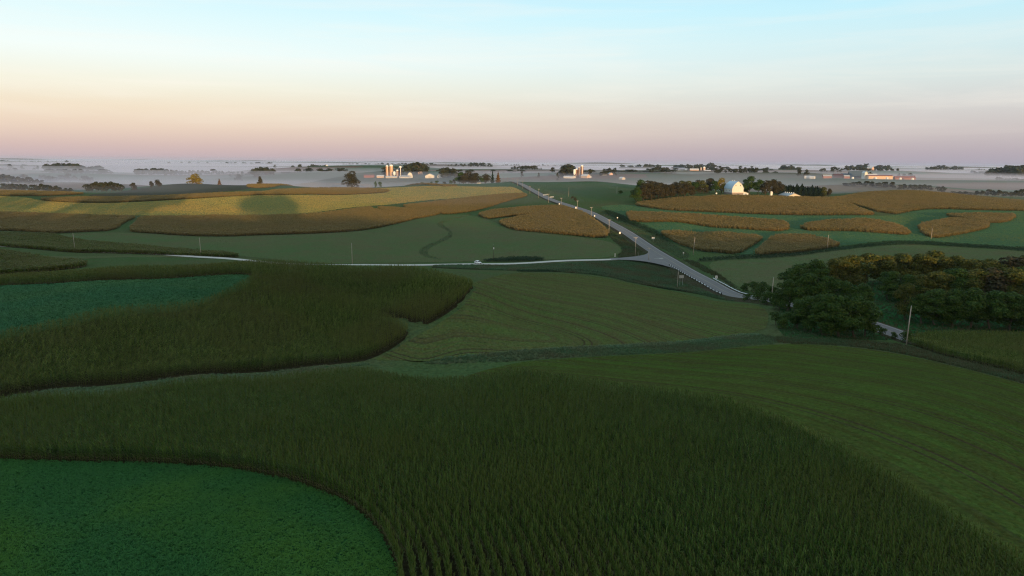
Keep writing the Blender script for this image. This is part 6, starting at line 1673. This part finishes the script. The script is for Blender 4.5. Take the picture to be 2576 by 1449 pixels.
# ------------------------------------------------------------------ air and mist
def volume(name, density, color, aniso=0.0):
    m = bpy.data.materials.new(name); m.use_nodes = True
    t = m.node_tree; t.nodes.clear()
    o_ = t.nodes.new('ShaderNodeOutputMaterial'); v = t.nodes.new('ShaderNodeVolumePrincipled')
    v.inputs['Color'].default_value = color + (1,); v.inputs['Density'].default_value = density; v.inputs['Anisotropy'].default_value = aniso
    v.inputs['Density Attribute'].default_value = ''
    t.links.new(v.outputs[0], o_.inputs['Volume'])
    m.cycles.homogeneous_volume = True
    return m
V, Fc = box(0, 10200, (-145 + HC + HC + 40) / 2, 66000, 23000, 40 + 145 + 0)
zlo, zhi = float(min(GZ.min(), RZ.min())) + HC - 1.0, HC + 36
V, Fc = box(0, 10060, (zlo + zhi) / 2, 66000, 21960 + 40, zhi - zlo)
o = link_mesh('haze', V, Fc, volume('haze', 0.000022, (0.84, 0.90, 1.0), .45))
tag(o, 'thin morning haze over the whole valley', 'haze', kind='stuff')
# ground mist lying in the hollows: a closed layer with a gently rolling top that the hills stand out of
my = np.exp(np.linspace(math.log(760), math.log(20980), 120)); mt = np.linspace(-1.05, 1.05, 130)
MX = mt[None] * (my[:, None] + 100); MY = np.repeat(my[:, None], len(mt), 1)
def mist_layer(name, top, thick_label, density, color, y0, roll, seed):
    keep = my >= y0
    X, Y_ = MX[keep], MY[keep]
    q = np.random.default_rng(seed)
    z = np.full_like(X, top) + HC + np.clip((Y_ - 9000) / 11000, 0, 1) * 12 - 7.0 * np.clip((1600 - Y_) / 450, 0, 1) * np.clip((-X - 120) / 300, 0, 1)
    for _ in range(7):
        a = q.uniform(0, 6.28); wl = q.uniform(500, 2400)
        z += roll / 2.2 * np.sin((X * math.cos(a) * .6 + Y_ * math.sin(a)) * 6.283 / wl + q.uniform(0, 6.28))
    # the layer thins out towards its rim
    f = np.clip((Y_ - y0) / 260, 0, 1); z -= (1 - f) * 14
    n0, n1 = X.shape
    bot = np.full_like(z, zlo + .5)
    V = np.concatenate([np.stack([X.ravel(), Y_.ravel(), z.ravel()], 1), np.stack([X.ravel(), Y_.ravel(), bot.ravel()], 1)])
    a = np.arange(n0 * n1).reshape(n0, n1); b_ = a + n0 * n1
    qd = [np.stack([a[:-1, :-1], a[:-1, 1:], a[1:, 1:], a[1:, :-1]], -1).reshape(-1, 4), np.stack([b_[:-1, :-1], b_[1:, :-1], b_[1:, 1:], b_[:-1, 1:]], -1).reshape(-1, 4)]
    for s_, e_ in ((a[0], b_[0]), (a[-1][::-1], b_[-1][::-1]), (a[:, 0][::-1], b_[:, 0][::-1]), (a[:, -1], b_[:, -1])):
        qd.append(np.stack([s_[1:], s_[:-1], e_[:-1], e_[1:]], -1))
    me = big_mesh(name, V, quads=np.concatenate(qd), mat=volume(name, density, color, .25))
    return tag(obj_of(name, me), thick_label, 'mist', kind='stuff')
mist_layer('mist', -45.5, 'white ground mist lying in the hollows between the far hills', 0.0010, (0.94, 0.89, 1.0), 1000, 4.2, 4)
mist_layer('mist', -27.5, 'thin upper veil of mist over the far hollows', 0.0009, (0.90, 0.86, 1.0), 760, 3.0, 9)
